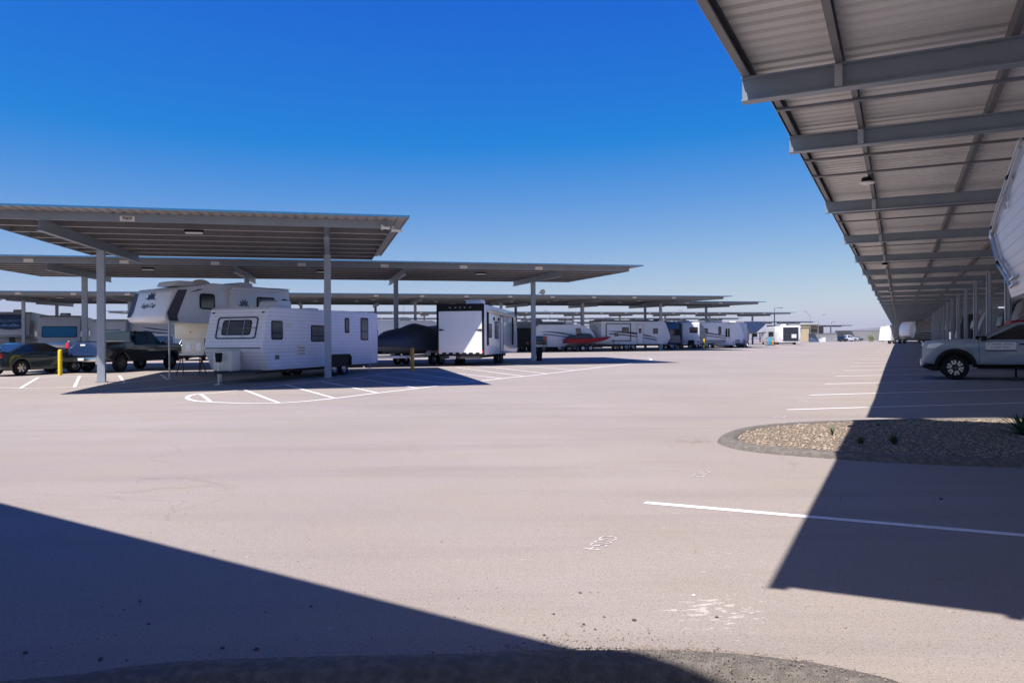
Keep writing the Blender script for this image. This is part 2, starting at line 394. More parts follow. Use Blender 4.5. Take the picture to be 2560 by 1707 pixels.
# ------------------------------------------------------------------ asphalt kerbs (berms), gravel, island
def berm(name, pts, closed, w=.36, h=.14, label=''):
    P = pts; n = len(P); secs = []
    prof = [(-.5, 0), (-.42, .45), (-.26, .85), (0, 1), (.26, .85), (.42, .45), (.5, 0)]
    for i, p in enumerate(P):
        a = P[(i-1) % n] if closed or i else P[0]; b = P[(i+1) % n] if closed or i < n-1 else P[-1]
        d = Vector((b.x-a.x, b.y-a.y, 0)).normalized(); q = Vector((-d.y, d.x, 0))
        wob = 1 + .03*math.sin(i*.7) + random.uniform(-.015, .015)
        secs.append([Vector((p.x+q.x*u*w*wob, p.y+q.y*u*w*wob, gz(p.x, p.y) - .01 + v*h*(1+random.uniform(-.025, .025)))) for u, v in prof])
    m = len(prof); vs = [v for s in secs for v in s]; cnt = n if closed else n-1
    fs = [(i*m+j, i*m+j+1, ((i+1) % n)*m+j+1, ((i+1) % n)*m+j) for i in range(cnt) for j in range(m-1)]
    o = MB().add(vs, fs).build(name, 'berm', fix=False, ang=80)
    tag(o, label, 'kerb'); return o
def resample(P, step):
    out = [P[0]]; acc = 0
    for a, b in zip(P[:-1], P[1:]):
        L = (b-a).length
        if L < 1e-6: continue
        t = step - acc
        while t <= L: out.append(a.lerp(b, t/L)); t += step
        acc = L - (t - step)
    out.append(P[-1]); return out
isl = gp([(2560,1052),(2376,1053),(2131,1058),(1956,1065),(1875,1073),(1828,1082),(1792,1096),(1790,1110),(1846,1127),(1956,1138),(2098,1149),(2321,1162),(2560,1170)])
ext = (isl[0]-isl[2]).normalized()
isl = [isl[0] + ext*6.0, isl[0] + ext*3] + isl + [isl[-1] + (isl[-1]-isl[-3]).normalized()*2.5, isl[-1] + (isl[-1]-isl[-3]).normalized()*6.5]
isl = resample(smooth_pts(isl, 2), .18)
cen = Vector((sum(p.x for p in isl)/len(isl), sum(p.y for p in isl)/len(isl), 0))
def inset(P, d):
    out = []
    for i, p in enumerate(P):
        a = P[max(i-1, 0)]; b = P[min(i+1, len(P)-1)]; t = Vector((b.x-a.x, b.y-a.y, 0)).normalized()
        out.append(p + Vector((-t.y, t.x, 0))*d)
    return out
crest = inset(isl, .17)
berm('asphalt_kerb', crest, False, .32, .095, 'dark asphalt kerb wrapped around the gravel island at right')
bed = inset(isl, .30)
def pip(x, y, P):
    c = False; j = len(P)-1
    for i in range(len(P)):
        if (P[i].y > y) != (P[j].y > y) and x < (P[j].x-P[i].x)*(y-P[i].y)/(P[j].y-P[i].y)+P[i].x: c = not c
        j = i
    return c
# gravel bed: a gently mounded sheet inside the kerb
bm_ = bmesh.new(); fvs = [bm_.verts.new((p.x, p.y, gz(p.x, p.y)+.05)) for p in bed]; bm_.faces.new(fvs)
bmesh.ops.triangulate(bm_, faces=bm_.faces[:]); me = bpy.data.meshes.new('gravel_bed'); bm_.to_mesh(me); bm_.free(); me.materials.append(M['gravel_bed'])
o = bpy.data.objects.new('gravel_bed', me); COL.objects.link(o); tag(o, 'tan gravel ground inside the dark kerbed island', 'gravel', kind='structure')
def stones(name, spots, label, m='stone', lo=.008, hi=.022):
    mb = MB()
    for x, y, z in spots:
        r = random.uniform(lo, hi) if random.random() < .85 else random.uniform(hi, hi*1.5)
        a = random.uniform(0, 6.28); ca, sa = math.cos(a), math.sin(a); vs = []
        for (u, v, w) in ((1,0,0),(0,1,0),(-1,0,0),(0,-1,0),(0,0,1),(0,0,-1)):
            u, v, w = [q*r*random.uniform(.7, 1.3) for q in (u, v, w*.7)]
            u += random.uniform(-.2,.2)*r; v += random.uniform(-.2,.2)*r
            vs.append((x+u*ca-v*sa, y+u*sa+v*ca, z+r*.35+w))
        mb.add(vs, [(0,1,4),(1,2,4),(2,3,4),(3,0,4),(1,0,5),(2,1,5),(3,2,5),(0,3,5)])
    o = mb.build(name, m, fix=False, smooth=False); tag(o, label, 'gravel', kind='stuff'); return o
sp = []
xs = [p.x for p in bed]; ys = [p.y for p in bed]
while len(sp) < 17000:
    x = random.uniform(min(xs), min(max(xs), 13)); y = random.uniform(min(ys), max(ys))
    if pip(x, y, bed): sp.append((x, y, gz(x, y)+.05))
stones('gravel', sp, 'tan and brown gravel stones filling the kerbed island', 'stone', .008, .019)
# kerb at the photographer's feet
near = resample(smooth_pts([Vector((p.x, p.y, 0)) for p in gp([(-900,1760),(100,1722),(344,1680),(574,1664),(900,1658),(1300,1646),(1504,1641),(1700,1643),(1895,1656),(2100,1684),(2330,1745),(2600,1850)])], 2), .10)
nk = inset(near, -.16); berm('asphalt_kerb', nk, False, .32, .09, 'black asphalt kerb curving along the bottom edge, nearest to the viewer')
bedn = inset(near, -.32)
sp = []
for _ in range(5000):                               # gravel washed out against the near kerb
    i = random.randint(0, len(near)-1); p = near[i]
    if not (-1.9 < p.x < 1.9): continue
    dens = math.exp(-((p.x-.45)/.55)**2)*.95 + .10
    if random.random() > dens: continue
    d = abs(random.gauss(0, .10)) * (0.5 + dens)
    sp.append((p.x+random.uniform(-.05, .05), p.y+d, 0))
for _ in range(420):
    x = random.uniform(-4, 5); y = 3.6 + abs(random.gauss(0, 1.8)); sp.append((x, y, 0))
fine = []
for _ in range(9000):
    i = random.randint(0, len(nk)-1); p = nk[i]; q = random.uniform(-.17, .30)
    if .0 < p.x < 2.6 and random.random() < .35+.65*math.exp(-((p.x-.6)/.7)**2): fine.append((p.x+random.uniform(-.05, .05), p.y+q, .086*max(0, 1-(q/.17)**2)**.6 if abs(q) < .17 else 0))
stones('fine_grit', fine, 'fine brown grit lying on and beside the nearest kerb', 'grit', .0015, .0042)
nose = G(1785, 1103)
for _ in range(450):
    a = random.uniform(0, 6.28); r = abs(random.gauss(0, .5)); sp.append((nose.x-.25+r*math.cos(a)*.9, nose.y-.02+r*math.sin(a)*.6, 0))
for _ in range(400):
    i = random.randint(0, len(isl)-1); p = isl[i]
    if p.y < cen.y+.2 and p.x < 10: sp.append((p.x+random.uniform(-.2, .2), p.y-abs(random.gauss(0, .09)), 0))
stones('loose_gravel', sp, 'loose grit scattered over the asphalt along the kerbs', 'grit', .0025, .006)
st0 = None
for (px, py, r) in ((1450,1482,.020),(1585,1551,.026),(1459,1561,.02),(1488,1573,.016),(1360,1588,.018),(1384,1535,.016),(2010,1656,.03),(350,1503,.022),(251,1649,.03),(64,1632,.03),(372,1560,.018),(641,1624,.03),(556,1621,.026),(778,1516,.02),(2353,1248,.035),(1735,1489,.022),(1792,1543,.02),(2101,1247,.018)):
    p = G(px, py); mb = MB(); n = 7; r *= .42
    secs = []
    for k, (rr, zz) in enumerate(((.6, 0), (1, .35), (.85, .8), (.35, 1.05))):
        secs.append([Vector((r*rr*math.cos(6.28*i/n)*random.uniform(.8, 1.2)*1.25, r*rr*math.sin(6.28*i/n)*random.uniform(.8, 1.2), r*zz)) for i in range(n)])
    mb.loft(secs); o = mb.build('stone', 'darkstone' if px not in (1735,) else 'paint'); o.location = p; o.rotation_euler = (0, 0, random.uniform(0, 6))
    if px == 1735: tag(o, 'small white stone lying on the sunlit asphalt by the pale scraped patch', 'stone')
    else: tag(o, 'small dark loose stone lying on the bare asphalt', 'stone', 'loose stones on the asphalt')
# weeds and agave
def weed(p, h, n, label, spread=.5, w=.012, m='leaf', name='weed', curve=.5):
    t = thing(name, label, 'plant', p, random.uniform(0, 6)); mb = MB()
    for _ in range(n):
        a = random.uniform(0, 6.28); hh = h*random.uniform(.5, 1.1); lean = random.uniform(.1, spread)
        prev = None
        for k in range(5):
            u = k/4; r = lean*hh*(u**(1+curve)); c = Vector((math.cos(a)*r, math.sin(a)*r, hh*u*(1-.25*u*lean)))
            ww = w*(1-u*.9)*(1+.6*math.sin(u*3.1)); q = Vector((-math.sin(a), math.cos(a), 0))*ww
            cur = (c-q, c+q+Vector((0,0,ww*.3)))
            if prev: mb.add([prev[0], prev[1], cur[1], cur[0]], [(0,1,2,3)])
            prev = cur
    mb.build('leaves', m, t, fix=False)
    MB().tube((0,0,0), (0,0,h*.15), w*1.2, 6).build('stem', m, t)
    return t
for (px, py, h, n, l) in ((2081,1095,.20,16,'thin dry weed in the sunlit gravel of the island'),(2152,1121,.22,34,'small green weed at the shade edge of the gravel island'),(2235,1122,.26,60,'bushy green weed in the shaded gravel near the kerb'),(2196,1072,.12,12,'tiny weed by the far kerb of the island')):
    p = G(px, py); p.z += .04; weed(p, h*.8, n, l, spread=1.1, w=.008, curve=.2)
p = G(2563, 1095); p.z += .05
ag = thing('agave', 'spiky green agave at the right edge of the gravel island', 'plant', p, 0)
for k in range(30):
    a = k*2.4; el = .25+1.1*(k/30); L = .52*(1-.15*(k/30)); mb = MB(); secs = []
    for i in range(7):
        u = i/6; d = Vector((math.cos(a)*math.cos(el), math.sin(a)*math.cos(el), math.sin(el)))
        c = d*L*u + Vector((0,0,-.10*u*u)); w = .045*(math.sin(min(1, u*1.3+.25)*math.pi*.62))*(1-u)**.55+.002
        q = Vector((-math.sin(a), math.cos(a), 0)); up_ = d.cross(q)
        secs.append([c-q*w-up_*w*.3, c+up_*w*.15*-1, c+q*w-up_*w*.3, c+up_*w*.35*-1-up_*.006])
    mb.loft(secs); mb.build('leaf', 'agave', ag)

# ------------------------------------------------------------------ canopies
def corrugated(L0, L1, y0, y1, H, slope, period=.30, depth=.035, along='x', t=.012):
    mb = MB(); pts = []; x = L0
    while x < L1:
        for dx, dz in ((0, 0), (.55, 0), (.65, 1), (.90, 1)):
            xx = x + dx*period
            if xx <= L1: pts.append((xx, dz*depth))
        x += period
    pts.append((L1, 0))
    z = lambda y: H + slope*y
    vs = []
    for xx, dz in pts: vs += [(xx, y0, z(y0)+dz), (xx, y1, z(y1)+dz), (xx, y1, z(y1)+dz+t), (xx, y0, z(y0)+dz+t)]
    fs = []
    for i in range(len(pts)-1):
        a = 4*i; b = a+4; fs += [(a, a+1, b+1, b), (a+3, b+3, b+2, a+2), (a, b, b+3, a+3), (a+1, a+2, b+2, b+1)]
    mb.add(vs, fs); return mb
def ibeam(mb, x, y0, y1, z0, z1, h, w=.17, tf=.02):   # along local y, bottom z0/z1 at its ends, depth h
    for (a, b, wd) in ((0, tf, w), (h-tf, h, w), (tf, h-tf, .014)):
        for_z = [(y0, z0+a), (y0, z0+b), (y1, z1+b), (y1, z1+a)]
        mb.add([(x-wd/2, y, z) for y, z in for_z] + [(x+wd/2, y, z) for y, z in for_z],
               [(0,1,2,3), (7,6,5,4), (0,4,5,1), (1,5,6,2), (2,6,7,3), (3,7,4,0)])
def cbeam(mb, x0, x1, y, zb, h=.20, w=.07, t=.006, flip=1):   # C channel along local x
    mb.box(x0, x1, y, y+t*flip, zb, zb+h) if flip > 0 else mb.box(x0, x1, y-t, y, zb, zb+h)
    ya, yb = (y+t, y+w) if flip > 0 else (y-w, y-t)
    mb.box(x0, x1, ya, yb, zb, zb+t); mb.box(x0, x1, ya, yb, zb+h-t, zb+h)
    yl = yb-t if flip > 0 else ya
    mb.box(x0, x1, yl, yl+t, zb+t, zb+.03)
def post_part(p, x, y, ztop, zbase, w=.26, d=.20):
    mb = MB()
    for (a, b, c, e) in ((-w/2, w/2, -d/2, -d/2+.02), (-w/2, w/2, d/2-.02, d/2), (-.012, .012, -d/2+.02, d/2-.02)):
        mb.box(x+a, x+b, y+c, y+e, zbase-.02, ztop)
    mb.box(x-w/2-.001, x+w/2+.001, y-.07, y+.07, zbase-.02, ztop-.01)
    o = mb.build('post', 'post_steel', p, bevel=.004, seg=1)
    pl = MB().box(x-w*.5-.06, x+w*.5+.06, y-d*.5-.07, y+d*.5+.07, zbase-.02, zbase+.025); pl.build('base_plate', 'steel', o)
    return o
def left_canopy(label, corner, L, D=13.0, H=5.25, first=2.45, pitch=8.1, signs=True, detail=True, ztip=None, end_over=0.0):
    base = gz(corner.x, corner.y); o = thing('parking_canopy', label, 'canopy', (corner.x, corner.y, base), math.atan2(aL.y, aL.x), 'steel canopies over the left rows')
    s = .0225; yp = 6.8 + (D-13)*.45
    corrugated(-L, 0, 0, D, H, s).build('roof_sheet', 'sheet_shaded', o, fix=False, smooth=False)
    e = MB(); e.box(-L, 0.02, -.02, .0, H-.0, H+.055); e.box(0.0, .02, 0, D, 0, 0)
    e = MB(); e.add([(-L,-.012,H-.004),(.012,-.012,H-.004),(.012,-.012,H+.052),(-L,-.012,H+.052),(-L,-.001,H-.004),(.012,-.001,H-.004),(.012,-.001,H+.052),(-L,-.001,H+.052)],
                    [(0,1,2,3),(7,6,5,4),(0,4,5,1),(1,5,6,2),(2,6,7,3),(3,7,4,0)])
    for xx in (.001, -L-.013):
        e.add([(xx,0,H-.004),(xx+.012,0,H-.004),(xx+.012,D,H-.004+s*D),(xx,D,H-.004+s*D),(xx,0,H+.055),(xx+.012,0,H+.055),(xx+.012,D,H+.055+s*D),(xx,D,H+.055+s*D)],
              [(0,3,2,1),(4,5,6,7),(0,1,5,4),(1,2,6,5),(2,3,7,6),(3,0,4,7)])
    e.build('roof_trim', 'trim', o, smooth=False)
    yf = .95; ny = 8 if detail else 6
    for k in range(ny):
        y = yf + (D-.7-yf)*k/(ny-1); pb = H+s*y-.215
        mb = MB()
        if k == 0: cbeam(mb, -L+.45, -.45, y, pb-.03, .24, .08); mb.build('fascia', 'steel', o, smooth=False)
        else:
            cbeam(mb, -L+.45, -.45, y, pb, .21, .07); po_ = mb.build('purlin', 'steel_dark', o, smooth=False)
            if detail: MB().box(-L+.45, -.45, y-.004, y+.074, pb-.012, pb-.001).build('lit_flange', 'lit_underside', po_, smooth=False)  # pale strip stands for light along the purlin bottom
    for xx, fl in ((-.45, 1), (-L+.45, -1)):
        mb = MB(); y1 = D-.7
        mb.add([(xx, yf, H+s*yf-.24), (xx+.012*fl, yf, H+s*yf-.24), (xx+.012*fl, y1, H+s*y1-.24), (xx, y1, H+s*y1-.24), (xx, yf, H+s*yf-.006), (xx+.012*fl, yf, H+s*yf-.006), (xx+.012*fl, y1, H+s*y1-.006), (xx, y1, H+s*y1-.006)],
               [(0,3,2,1),(4,5,6,7),(0,1,5,4),(1,2,6,5),(2,3,7,6),(3,0,4,7)]); mb.build('end_channel', 'steel', o, smooth=False)
    x = -first; k = 0
    while x > -L+2:
        mb = MB(); y0, y1 = yf+.1, D-1.0; zt = lambda y: H+s*y-.222
        ibeam(mb, x, y0, y1, zt(y0)-.33, zt(y1)-.33, .33); mb.build('beam', 'steel', o, smooth=False)
        wx, wy = corner.x + aL.x*x + bL.x*yp, corner.y + aL.y*x + bL.y*yp
        post_part(o, x, yp, zt(yp)-.33, gz(wx, wy)-base)
        x -= pitch; k += 1
    if detail:                                   # box lights below the purlins
        for xx in [(-first-pitch*(i+.5)) for i in range(max(1, k-1))]:
            mb = MB().box(xx-.28, xx+.28, 2.0, 2.22, H-.34, H-.26); f = mb.build('light_fixture', 'black', o, bevel=.01)
            MB().box(xx-.25, xx+.25, 2.02, 2.20, H-.375, H-.341).build('lens', 'sky_lamp', f)
    if signs:
        n = int(L/4.05)
        for i in range(n):
            xx = -first - 4.05*i - 1.2
            mb = MB().box(xx-.20, xx+.20, yf-.012, yf-.003, H-.19, H-.03); mb.build('unit_sign', 'plate', o)
    return o
c1 = Vector((-3.10, 23.8, 0))
can1 = left_canopy('nearest steel canopy at left, over the white travel trailer and camper, with the F009 plate', c1, 12.9, D=14.1, first=2.46, pitch=8.04, signs=False)
zb1 = 5.25
us = MB().box(-8.33, -7.93, .938, .947, 5.04, 5.19).build('unit_sign', 'plate', can1)
# sign position: seen at (320,557)
text_mesh('F009', .13, (-8.13, .937, 5.115), (1,0,0), (0,0,1), us, 'ink', bold=.003)
f = MB().tube((-.75, .80, 5.04), (-.55, .72, 5.0), .05, 10); f.box(-.80, -.72, .82, .94, 4.98, 5.12); f.build('security_camera', 'plate', can1)
f = MB().tube((-.42, 1.0, 5.0), (-.16, .86, 4.93), .05, 10); f.box(-.47, -.40, .96, 1.06, 4.93, 5.1); f.build('security_camera', 'plate', can1)
def tip(px, py, H=5.25):
    return G(px, py, H+.055)
def flat(v): return Vector((v.x, v.y, 0))
c2 = flat(tip(1608.5, 662.4)); can2 = left_canopy('second steel canopy from the front at left, its tip above the toy hauler', c2, 33.4, first=4.32, pitch=8.26)
m = MB().lathe([(0.001, -.05), (.15, -.05), (.16, .04), (.13, .07), (.001, .07)], 16, 'y', (-3.80, 6.5, 4.25)); m.tube((-4.0, 6.75, 4.2), (-3.8, 6.5, 4.2), .025, 6)
m.build('round_floodlight', 'plate', can2)
c3 = flat(tip(1831, 739.6)); left_canopy('third steel canopy at left, over the red boat and the side-on trailers', c3, 73.0, first=4.49, pitch=8.5)
c4 = flat(tip(1915.6, 753.5)); left_canopy('fourth steel canopy at left, directly behind the third', c4, 78, first=3.99, pitch=7.9, detail=False)
c5 = flat(tip(1991, 780.5)); left_canopy('fifth steel canopy at left, with a tall lamp pole at its right end', c5, 105, first=4.1, detail=False)
c6 = flat(tip(1857, 794.5)); left_canopy('low far canopy ending behind the fifth wheels, just left of the blue nosed trailer', c6, 100, first=4.1, detail=False)
c7 = flat(tip(2042, 803.4)); left_canopy('far canopy ending beside the two curved lamp poles', c7, 90, first=4.1, detail=False)
c8 = flat(tip(2136, 812.5)); left_canopy('farthest canopy on the left side, above the tan building', c8, 100, first=4.1, detail=False)

def right_canopy(label, t0, t1, Le, H, beams, purlins, Lpost=4.3, W=13.0, cross=(), post=True, fixtures=(), beam_d=.31):
    # local x along aR, local y to the LEFT of travel (-bR); L is measured to the right of the camera line
    org = aR*t0; o = thing('parking_canopy', label, 'canopy', (org.x, org.y, 0), math.atan2(aR.y, aR.x), 'steel canopies over the right row')
    y = lambda L: -L
    Ln = t1 - t0
    corrugated(0, Ln, y(Le+W), y(Le), H, 0, period=.30, depth=.048).build('roof_sheet', 'sheet', o, fix=False, smooth=False)
    e = MB()
    e.box(0, Ln, y(Le)+.001, y(Le)+.014, H-.20, H+.06); e.box(0, Ln, y(Le+W)-.014, y(Le+W)-.001, H-.02, H+.06)
    e.box(-.014, -.001, y(Le+W), y(Le), H-.02, H+.06); e.box(Ln+.001, Ln+.014, y(Le+W), y(Le), H-.02, H+.06)
    e.build('roof_trim', 'steel', o, smooth=False)
    for L in purlins:
        mb = MB(); cbeam(mb, .03, Ln-.03, y(L), H-.215, .205, .09, flip=-1); mb.build('purlin', 'steel_dark', o, smooth=False)
    for xx in cross:
        if 0 < xx-t0 < Ln: MB().box(xx-t0-.05, xx-t0+.05, y(Le+W-.1), y(Le+.02), H-.255, H-.217).build('sag_rod', 'steel_dark', o, smooth=False)
    for tb in beams:
        mb = MB(); ibeam(mb, tb-t0, y(Le+W-.05), y(Le+(.28 if tb < 5 else .0))+.02, H-.217-beam_d, H-.217-beam_d, beam_d-.0, .2)
        bo = mb.build('beam', 'steel', o, smooth=False)
        MB().box(tb-t0-.10-.02, tb-t0-.101, y(purlins[1])-.09, y(purlins[1])+.01, H-.217-beam_d+.021, H-.24).build('stiffener', 'alu', bo, smooth=False)
        if post:
            p = aR*tb + bR*Lpost; post_part(o, tb-t0, y(Lpost), H-.217-beam_d, gz(p.x, p.y), .30, .24)
    for tf in fixtures:
        f = MB().lathe([(.001, 0), (.10, 0), (.13, -.05), (.13, -.10), (.001, -.12)][::-1], 14, 'z', (tf-t0, y(purlins[1])+.02, H-.23)).build('light_fixture', 'black', o)
        MB().lathe([(.001, -.12), (.17, -.12), (.17, -.15), (.001, -.16)], 14, 'z', (tf-t0, y(purlins[1])+.02, H-.23)).build('lens', 'sky_lamp', f)
    return o
right_canopy('near end canopy overhead at top right, its last beam closest to the viewer', 2.05, 12.75, -1.98, 5.44, (4.6, 11.5), (-1.97, -.76, 1.25, 3.3, 5.3, 7.3, 9.3, 10.9), cross=(), beam_d=.34)
tb = [16.2 + 8.22*i for i in range(28)]; crs = [14.1]
for t in tb: crs += [t+2.2, t+4.1]
right_canopy('long row of steel canopy bays receding at right over the silver pickup', 13.4, tb[-1]+3.5, -1.90, 5.68, tb, (-1.86, -.68, 1.40, 3.45, 5.4, 7.4, 9.4, 11.0), cross=crs, fixtures=(21.0, 45.0, 70))
# canopy over the photographer: casts the broad shade at lower left
o = thing('parking_canopy', 'canopy standing over the viewer, seen only by its shade at lower left', 'canopy', (0,0,0), 0)
e0 = Vector((-7.3, 5.4, 0)); ed = Vector((.819, -.574, 0)).normalized(); en = Vector((-.574, -.819, 0)).normalized()
o.location = e0; o.rotation_euler = (0, 0, math.atan2(ed.y, ed.x))
corrugated(-26, 14.5, -13, 0, 5.25, 0).build('roof_sheet', 'sheet', o, fix=False, smooth=False)
MB().box(-26, 14.5, -.02+.021, .014, 5.2, 5.31).build('roof_trim', 'steel', o)
for y in (-.1, -2.5, -5, -7.5, -10, -12.5):
    mb = MB(); cbeam(mb, -26, 14.5, y-.1, 5.03, .21, .07); mb.build('purlin', 'steel_dark', o, smooth=False)
for x in (-22, -14, -6, 2, 10):
    mb = MB(); ibeam(mb, x, -12.8, -.2, 4.7, 4.7, .33); mb.build('beam', 'steel', o, smooth=False); post_part(o, x, -9.0, 4.7, 0)

# ------------------------------------------------------------------ vehicle parts
def wheel(p, x, y, r, w, side, rim='rim', style='spoke', n=22, rr=.6):
    prof = [(r*.62, -w/2), (r*.93, -w/2), (r, -w*.36), (r, w*.36), (r*.93, w/2), (r*.62, w/2)]
    t = MB().lathe(prof, n, 'y', (x, y, r)).build('wheel', 'tyre', p)
    f = side*(w/2-.025)
    m = MB().lathe([(.001, f-.02*side), (r*.16, f), (r*.2, f-.03*side), (r*.5, f-.07*side), (r*.58, f-.02*side), (r*.635, f+.005*side), (r*.635, -f*.6), (.001, -f*.6)], n, 'y', (x, y, r))
    if style == 'spoke':
        for k in range(6):
            a = k*math.pi/3; c, s_ = math.cos(a), math.sin(a)
            m.add([(x+c*r*.12-s_*r*.07, y+f, r+s_*r*.12+c*r*.07), (x+c*r*.12+s_*r*.07, y+f, r+s_*r*.12-c*r*.07), (x+c*r*.6+s_*r*.09, y+f-.01*side, r+s_*r*.6-c*r*.09), (x+c*r*.6-s_*r*.09, y+f-.01*side, r+s_*r*.6+c*r*.09),
                   (x+c*r*.12-s_*r*.07, y+f-.04*side, r+s_*r*.12+c*r*.07), (x+c*r*.12+s_*r*.07, y+f-.04*side, r+s_*r*.12-c*r*.07), (x+c*r*.6+s_*r*.09, y+f-.05*side, r+s_*r*.6-c*r*.09), (x+c*r*.6-s_*r*.09, y+f-.05*side, r+s_*r*.6+c*r*.09)],
                  [(0,1,2,3),(7,6,5,4),(0,4,5,1),(1,5,6,2),(2,6,7,3),(3,7,4,0)])
        # dark wells between spokes
        b = m.build('rim', rim, t)
        MB().lathe([(.001, f-.045*side), (r*.58, f-.045*side), (r*.58, f-.05*side), (.001, f-.05*side)], n, 'y', (x, y, r)).build('hub', 'rim_dark', t)
    else:
        m.build('rim', rim, t)
    if style == 'pads':
        for k in range(6):
            a = k*math.pi/3+.3; mb = MB(); q = []
            for (rr_, da) in ((.30, -.42), (.62, -.34), (.62, -.08), (.40, -.10), (.40, .10), (.62, .08), (.62, .34), (.30, .42)):
                q.append((x+r*rr_*math.cos(a+da), r+r*rr_*math.sin(a+da)))
            if side > 0: mb.plate([(-u, v) for u, v in q][::-1], (0, y+f-.03, 0), (-1,0,0), (0,0,1), .03)
            else: mb.plate(q, (0, y+f+.03, 0), (1,0,0), (0,0,1), .03)
            mb.build('spoke', 'rim', t, smooth=False)
    return t
def sideplate(mb, x0, x1, z0, z1, ysurf, side, t=.01, r=.06):
    # rectangle on a side wall at y = side*ysurf, growing outwards by t
    if side > 0: mb.plate([(-u, v) for u, v in rrect(x0, x1, z0, z1, r)][::-1], (0, ysurf, 0), (-1,0,0), (0,0,1), t)
    else: mb.plate(rrect(x0, x1, z0, z1, r), (0, -ysurf, 0), (1,0,0), (0,0,1), t)
def endplate(mb, y0, y1, z0, z1, x, d, t=.01, r=.06):   # on the front (d=1) or rear (d=-1) wall
    if d > 0: mb.plate(rrect(y0, y1, z0, z1, r), (x, 0, 0), (0,1,0), (0,0,1), t)
    else: mb.plate([(-u, v) for u, v in rrect(y0, y1, z0, z1, r)][::-1], (x, 0, 0), (0,-1,0), (0,0,1), t)
def window(p, kind, a0, a1, z0, z1, pos, d, frame='black', glass='glass', r=.07, fw=.055, split=False):
    mb = MB(); (sideplate if kind == 's' else endplate)(mb, a0, a1, z0, z1, pos, d, .014, r); w = mb.build('window', frame, p)
    g = MB(); (sideplate if kind == 's' else endplate)(g, a0+fw, a1-fw, z0+fw, z1-fw, pos+.0142*(1 if kind == 's' else d), d, .003, max(.01, r-fw)); g.build('pane', glass, w)
    if split:
        b = MB(); zm = (z0+z1)/2-.1; (sideplate if kind == 's' else endplate)(b, a0+fw, a1-fw, zm-.018, zm+.018, pos+.0175*(1 if kind == 's' else d), d, .006, .005); b.build('frame', frame, w)
    return w
def curveband(p, pts_lo, pts_hi, ysurf, side, m, t=.006, name='stripe'):
    lo, hi = pts_lo, pts_hi
    ply = lo + hi[::-1]; mb = MB()
    if side > 0: mb.plate([(-u, v) for u, v in ply][::-1], (0, ysurf, 0), (-1,0,0), (0,0,1), t)
    else: mb.plate(ply, (0, -ysurf, 0), (1,0,0), (0,0,1), t)
    return mb.build(name, m, p, smooth=False)
def ac(p, x, z, m='white', l=.95, w=.75, h=.30, y=0):
    prof = [(x-l/2, z), (x+l/2, z), (x+l/2-.12, z+h*.8), (x+l/2-.3, z+h), (x-l/2+.06, z+h), (x-l/2, z+h*.7)]
    o = MB().prism(prof, w).build('air_conditioner', m, p, bevel=.03)
    if y:
        o.location.y = y
    return o
def head(b): return R(90 - b)

# ------------------------------------------------------------------ 1. white travel trailer (near left)
Lt = 8.55; t = thing('travel_trailer', 'white ribbed aluminium travel trailer with big front window and propane cover, under the nearest canopy', 'travel trailer', (-8.49, 31.94, .12), head(196.5))
hx = Lt/2; zb, zt = .42, 2.66
prof = [(hx-.05, zb), (hx+.40, 1.17), (hx+.36, 1.32), (hx-.02, zt-.08), (hx-.12, zt), (-hx+.1, zt+.05), (-hx, zt-.02), (-hx, zb+.06), (-hx+.2, zb+.02)]
MB().prism(prof, 2.4).build('body', 'siding', t, bevel=.03)
X = lambda s: hx - s
W2 = 1.2
window(t, 's', X(.86), X(.15), 1.50, 2.18, W2, 1, glass='glass_grey', split=True)
window(t, 's', X(3.95), X(2.79), 1.42, 2.06, W2, 1, glass='glass_grey', split=True)
window(t, 's', X(5.85), X(5.47), 1.78, 2.42, W2, 1, glass='glass_grey')
window(t, 's', X(7.59), X(6.88), 1.48, 2.46, W2, 1, glass='glass_grey', split=True)
mb = MB(); sideplate(mb, X(2.385), X(1.755), .88, 1.30, W2, 1, .02, .02); v = mb.build('vent_panel', 'offwhite', t)
for zz in (.98, 1.09, 1.20):
    mb = MB(); sideplate(mb, X(2.32), X(1.82), zz-.018, zz+.018, W2+.0202, 1, .004, .01); mb.build('louver', 'taupe', v)
for a0, a1, z0, z1, mm in ((X(1.43), X(1.1), 1.98, 2.12, 'offwhite'), (X(.75), X(.06), .50, 1.0, 'siding'), (X(.62), X(.36), .80, .95, 'rim_dark'), (X(2.9), X(2.7), .95, 1.08, 'plate'), (X(8.3), X(7.95), .52, .82, 'siding'), (X(4.15), X(3.95), .9, 1.1, 'plate'), (X(1.75), X(1.35), .62, .8, 'siding')):
    mb = MB(); sideplate(mb, a0, a1, z0, z1, W2, 1, .012, .015); mb.build('hatch', mm, t)
for ss in (.02, 8.52, 5.98, 4.22):
    pass
for zz in (1.06, 1.13): 
    mb = MB(); sideplate(mb, X(8.5), X(.06), zz, zz+.012, W2, 1, .01, .004); mb.build('trim_strip', 'silverstripe', t)
for s_ in (4.65, 5.46): wheel(t, X(s_), W2-.12, .335, .2, 1, 'rim', 'spoke'); wheel(t, X(s_), -W2+.12, .335, .2, -1, 'rim', 'plain')
# black fender skirt
fp = [(X(5.95), .42), (X(5.95), .80), (X(5.80), .90), (X(4.32), .90), (X(4.16), .80), (X(4.16), .42), (X(4.24), .42), (X(4.24), .72), (X(4.38), .82), (X(5.74), .82), (X(5.87), .72), (X(5.87), .42)]
MB().plate([(-u, v) for u, v in fp][::-1], (0, W2, 0), (-1,0,0), (0,0,1), .06).build('fender', 'black', t)
MB().plate(rrect(-X(4.24), -X(5.87), .40, .83, .08), (0, W2+.001, 0), (-1,0,0), (0,0,1), .004).build('wheel_well', 'black', t, smooth=False)
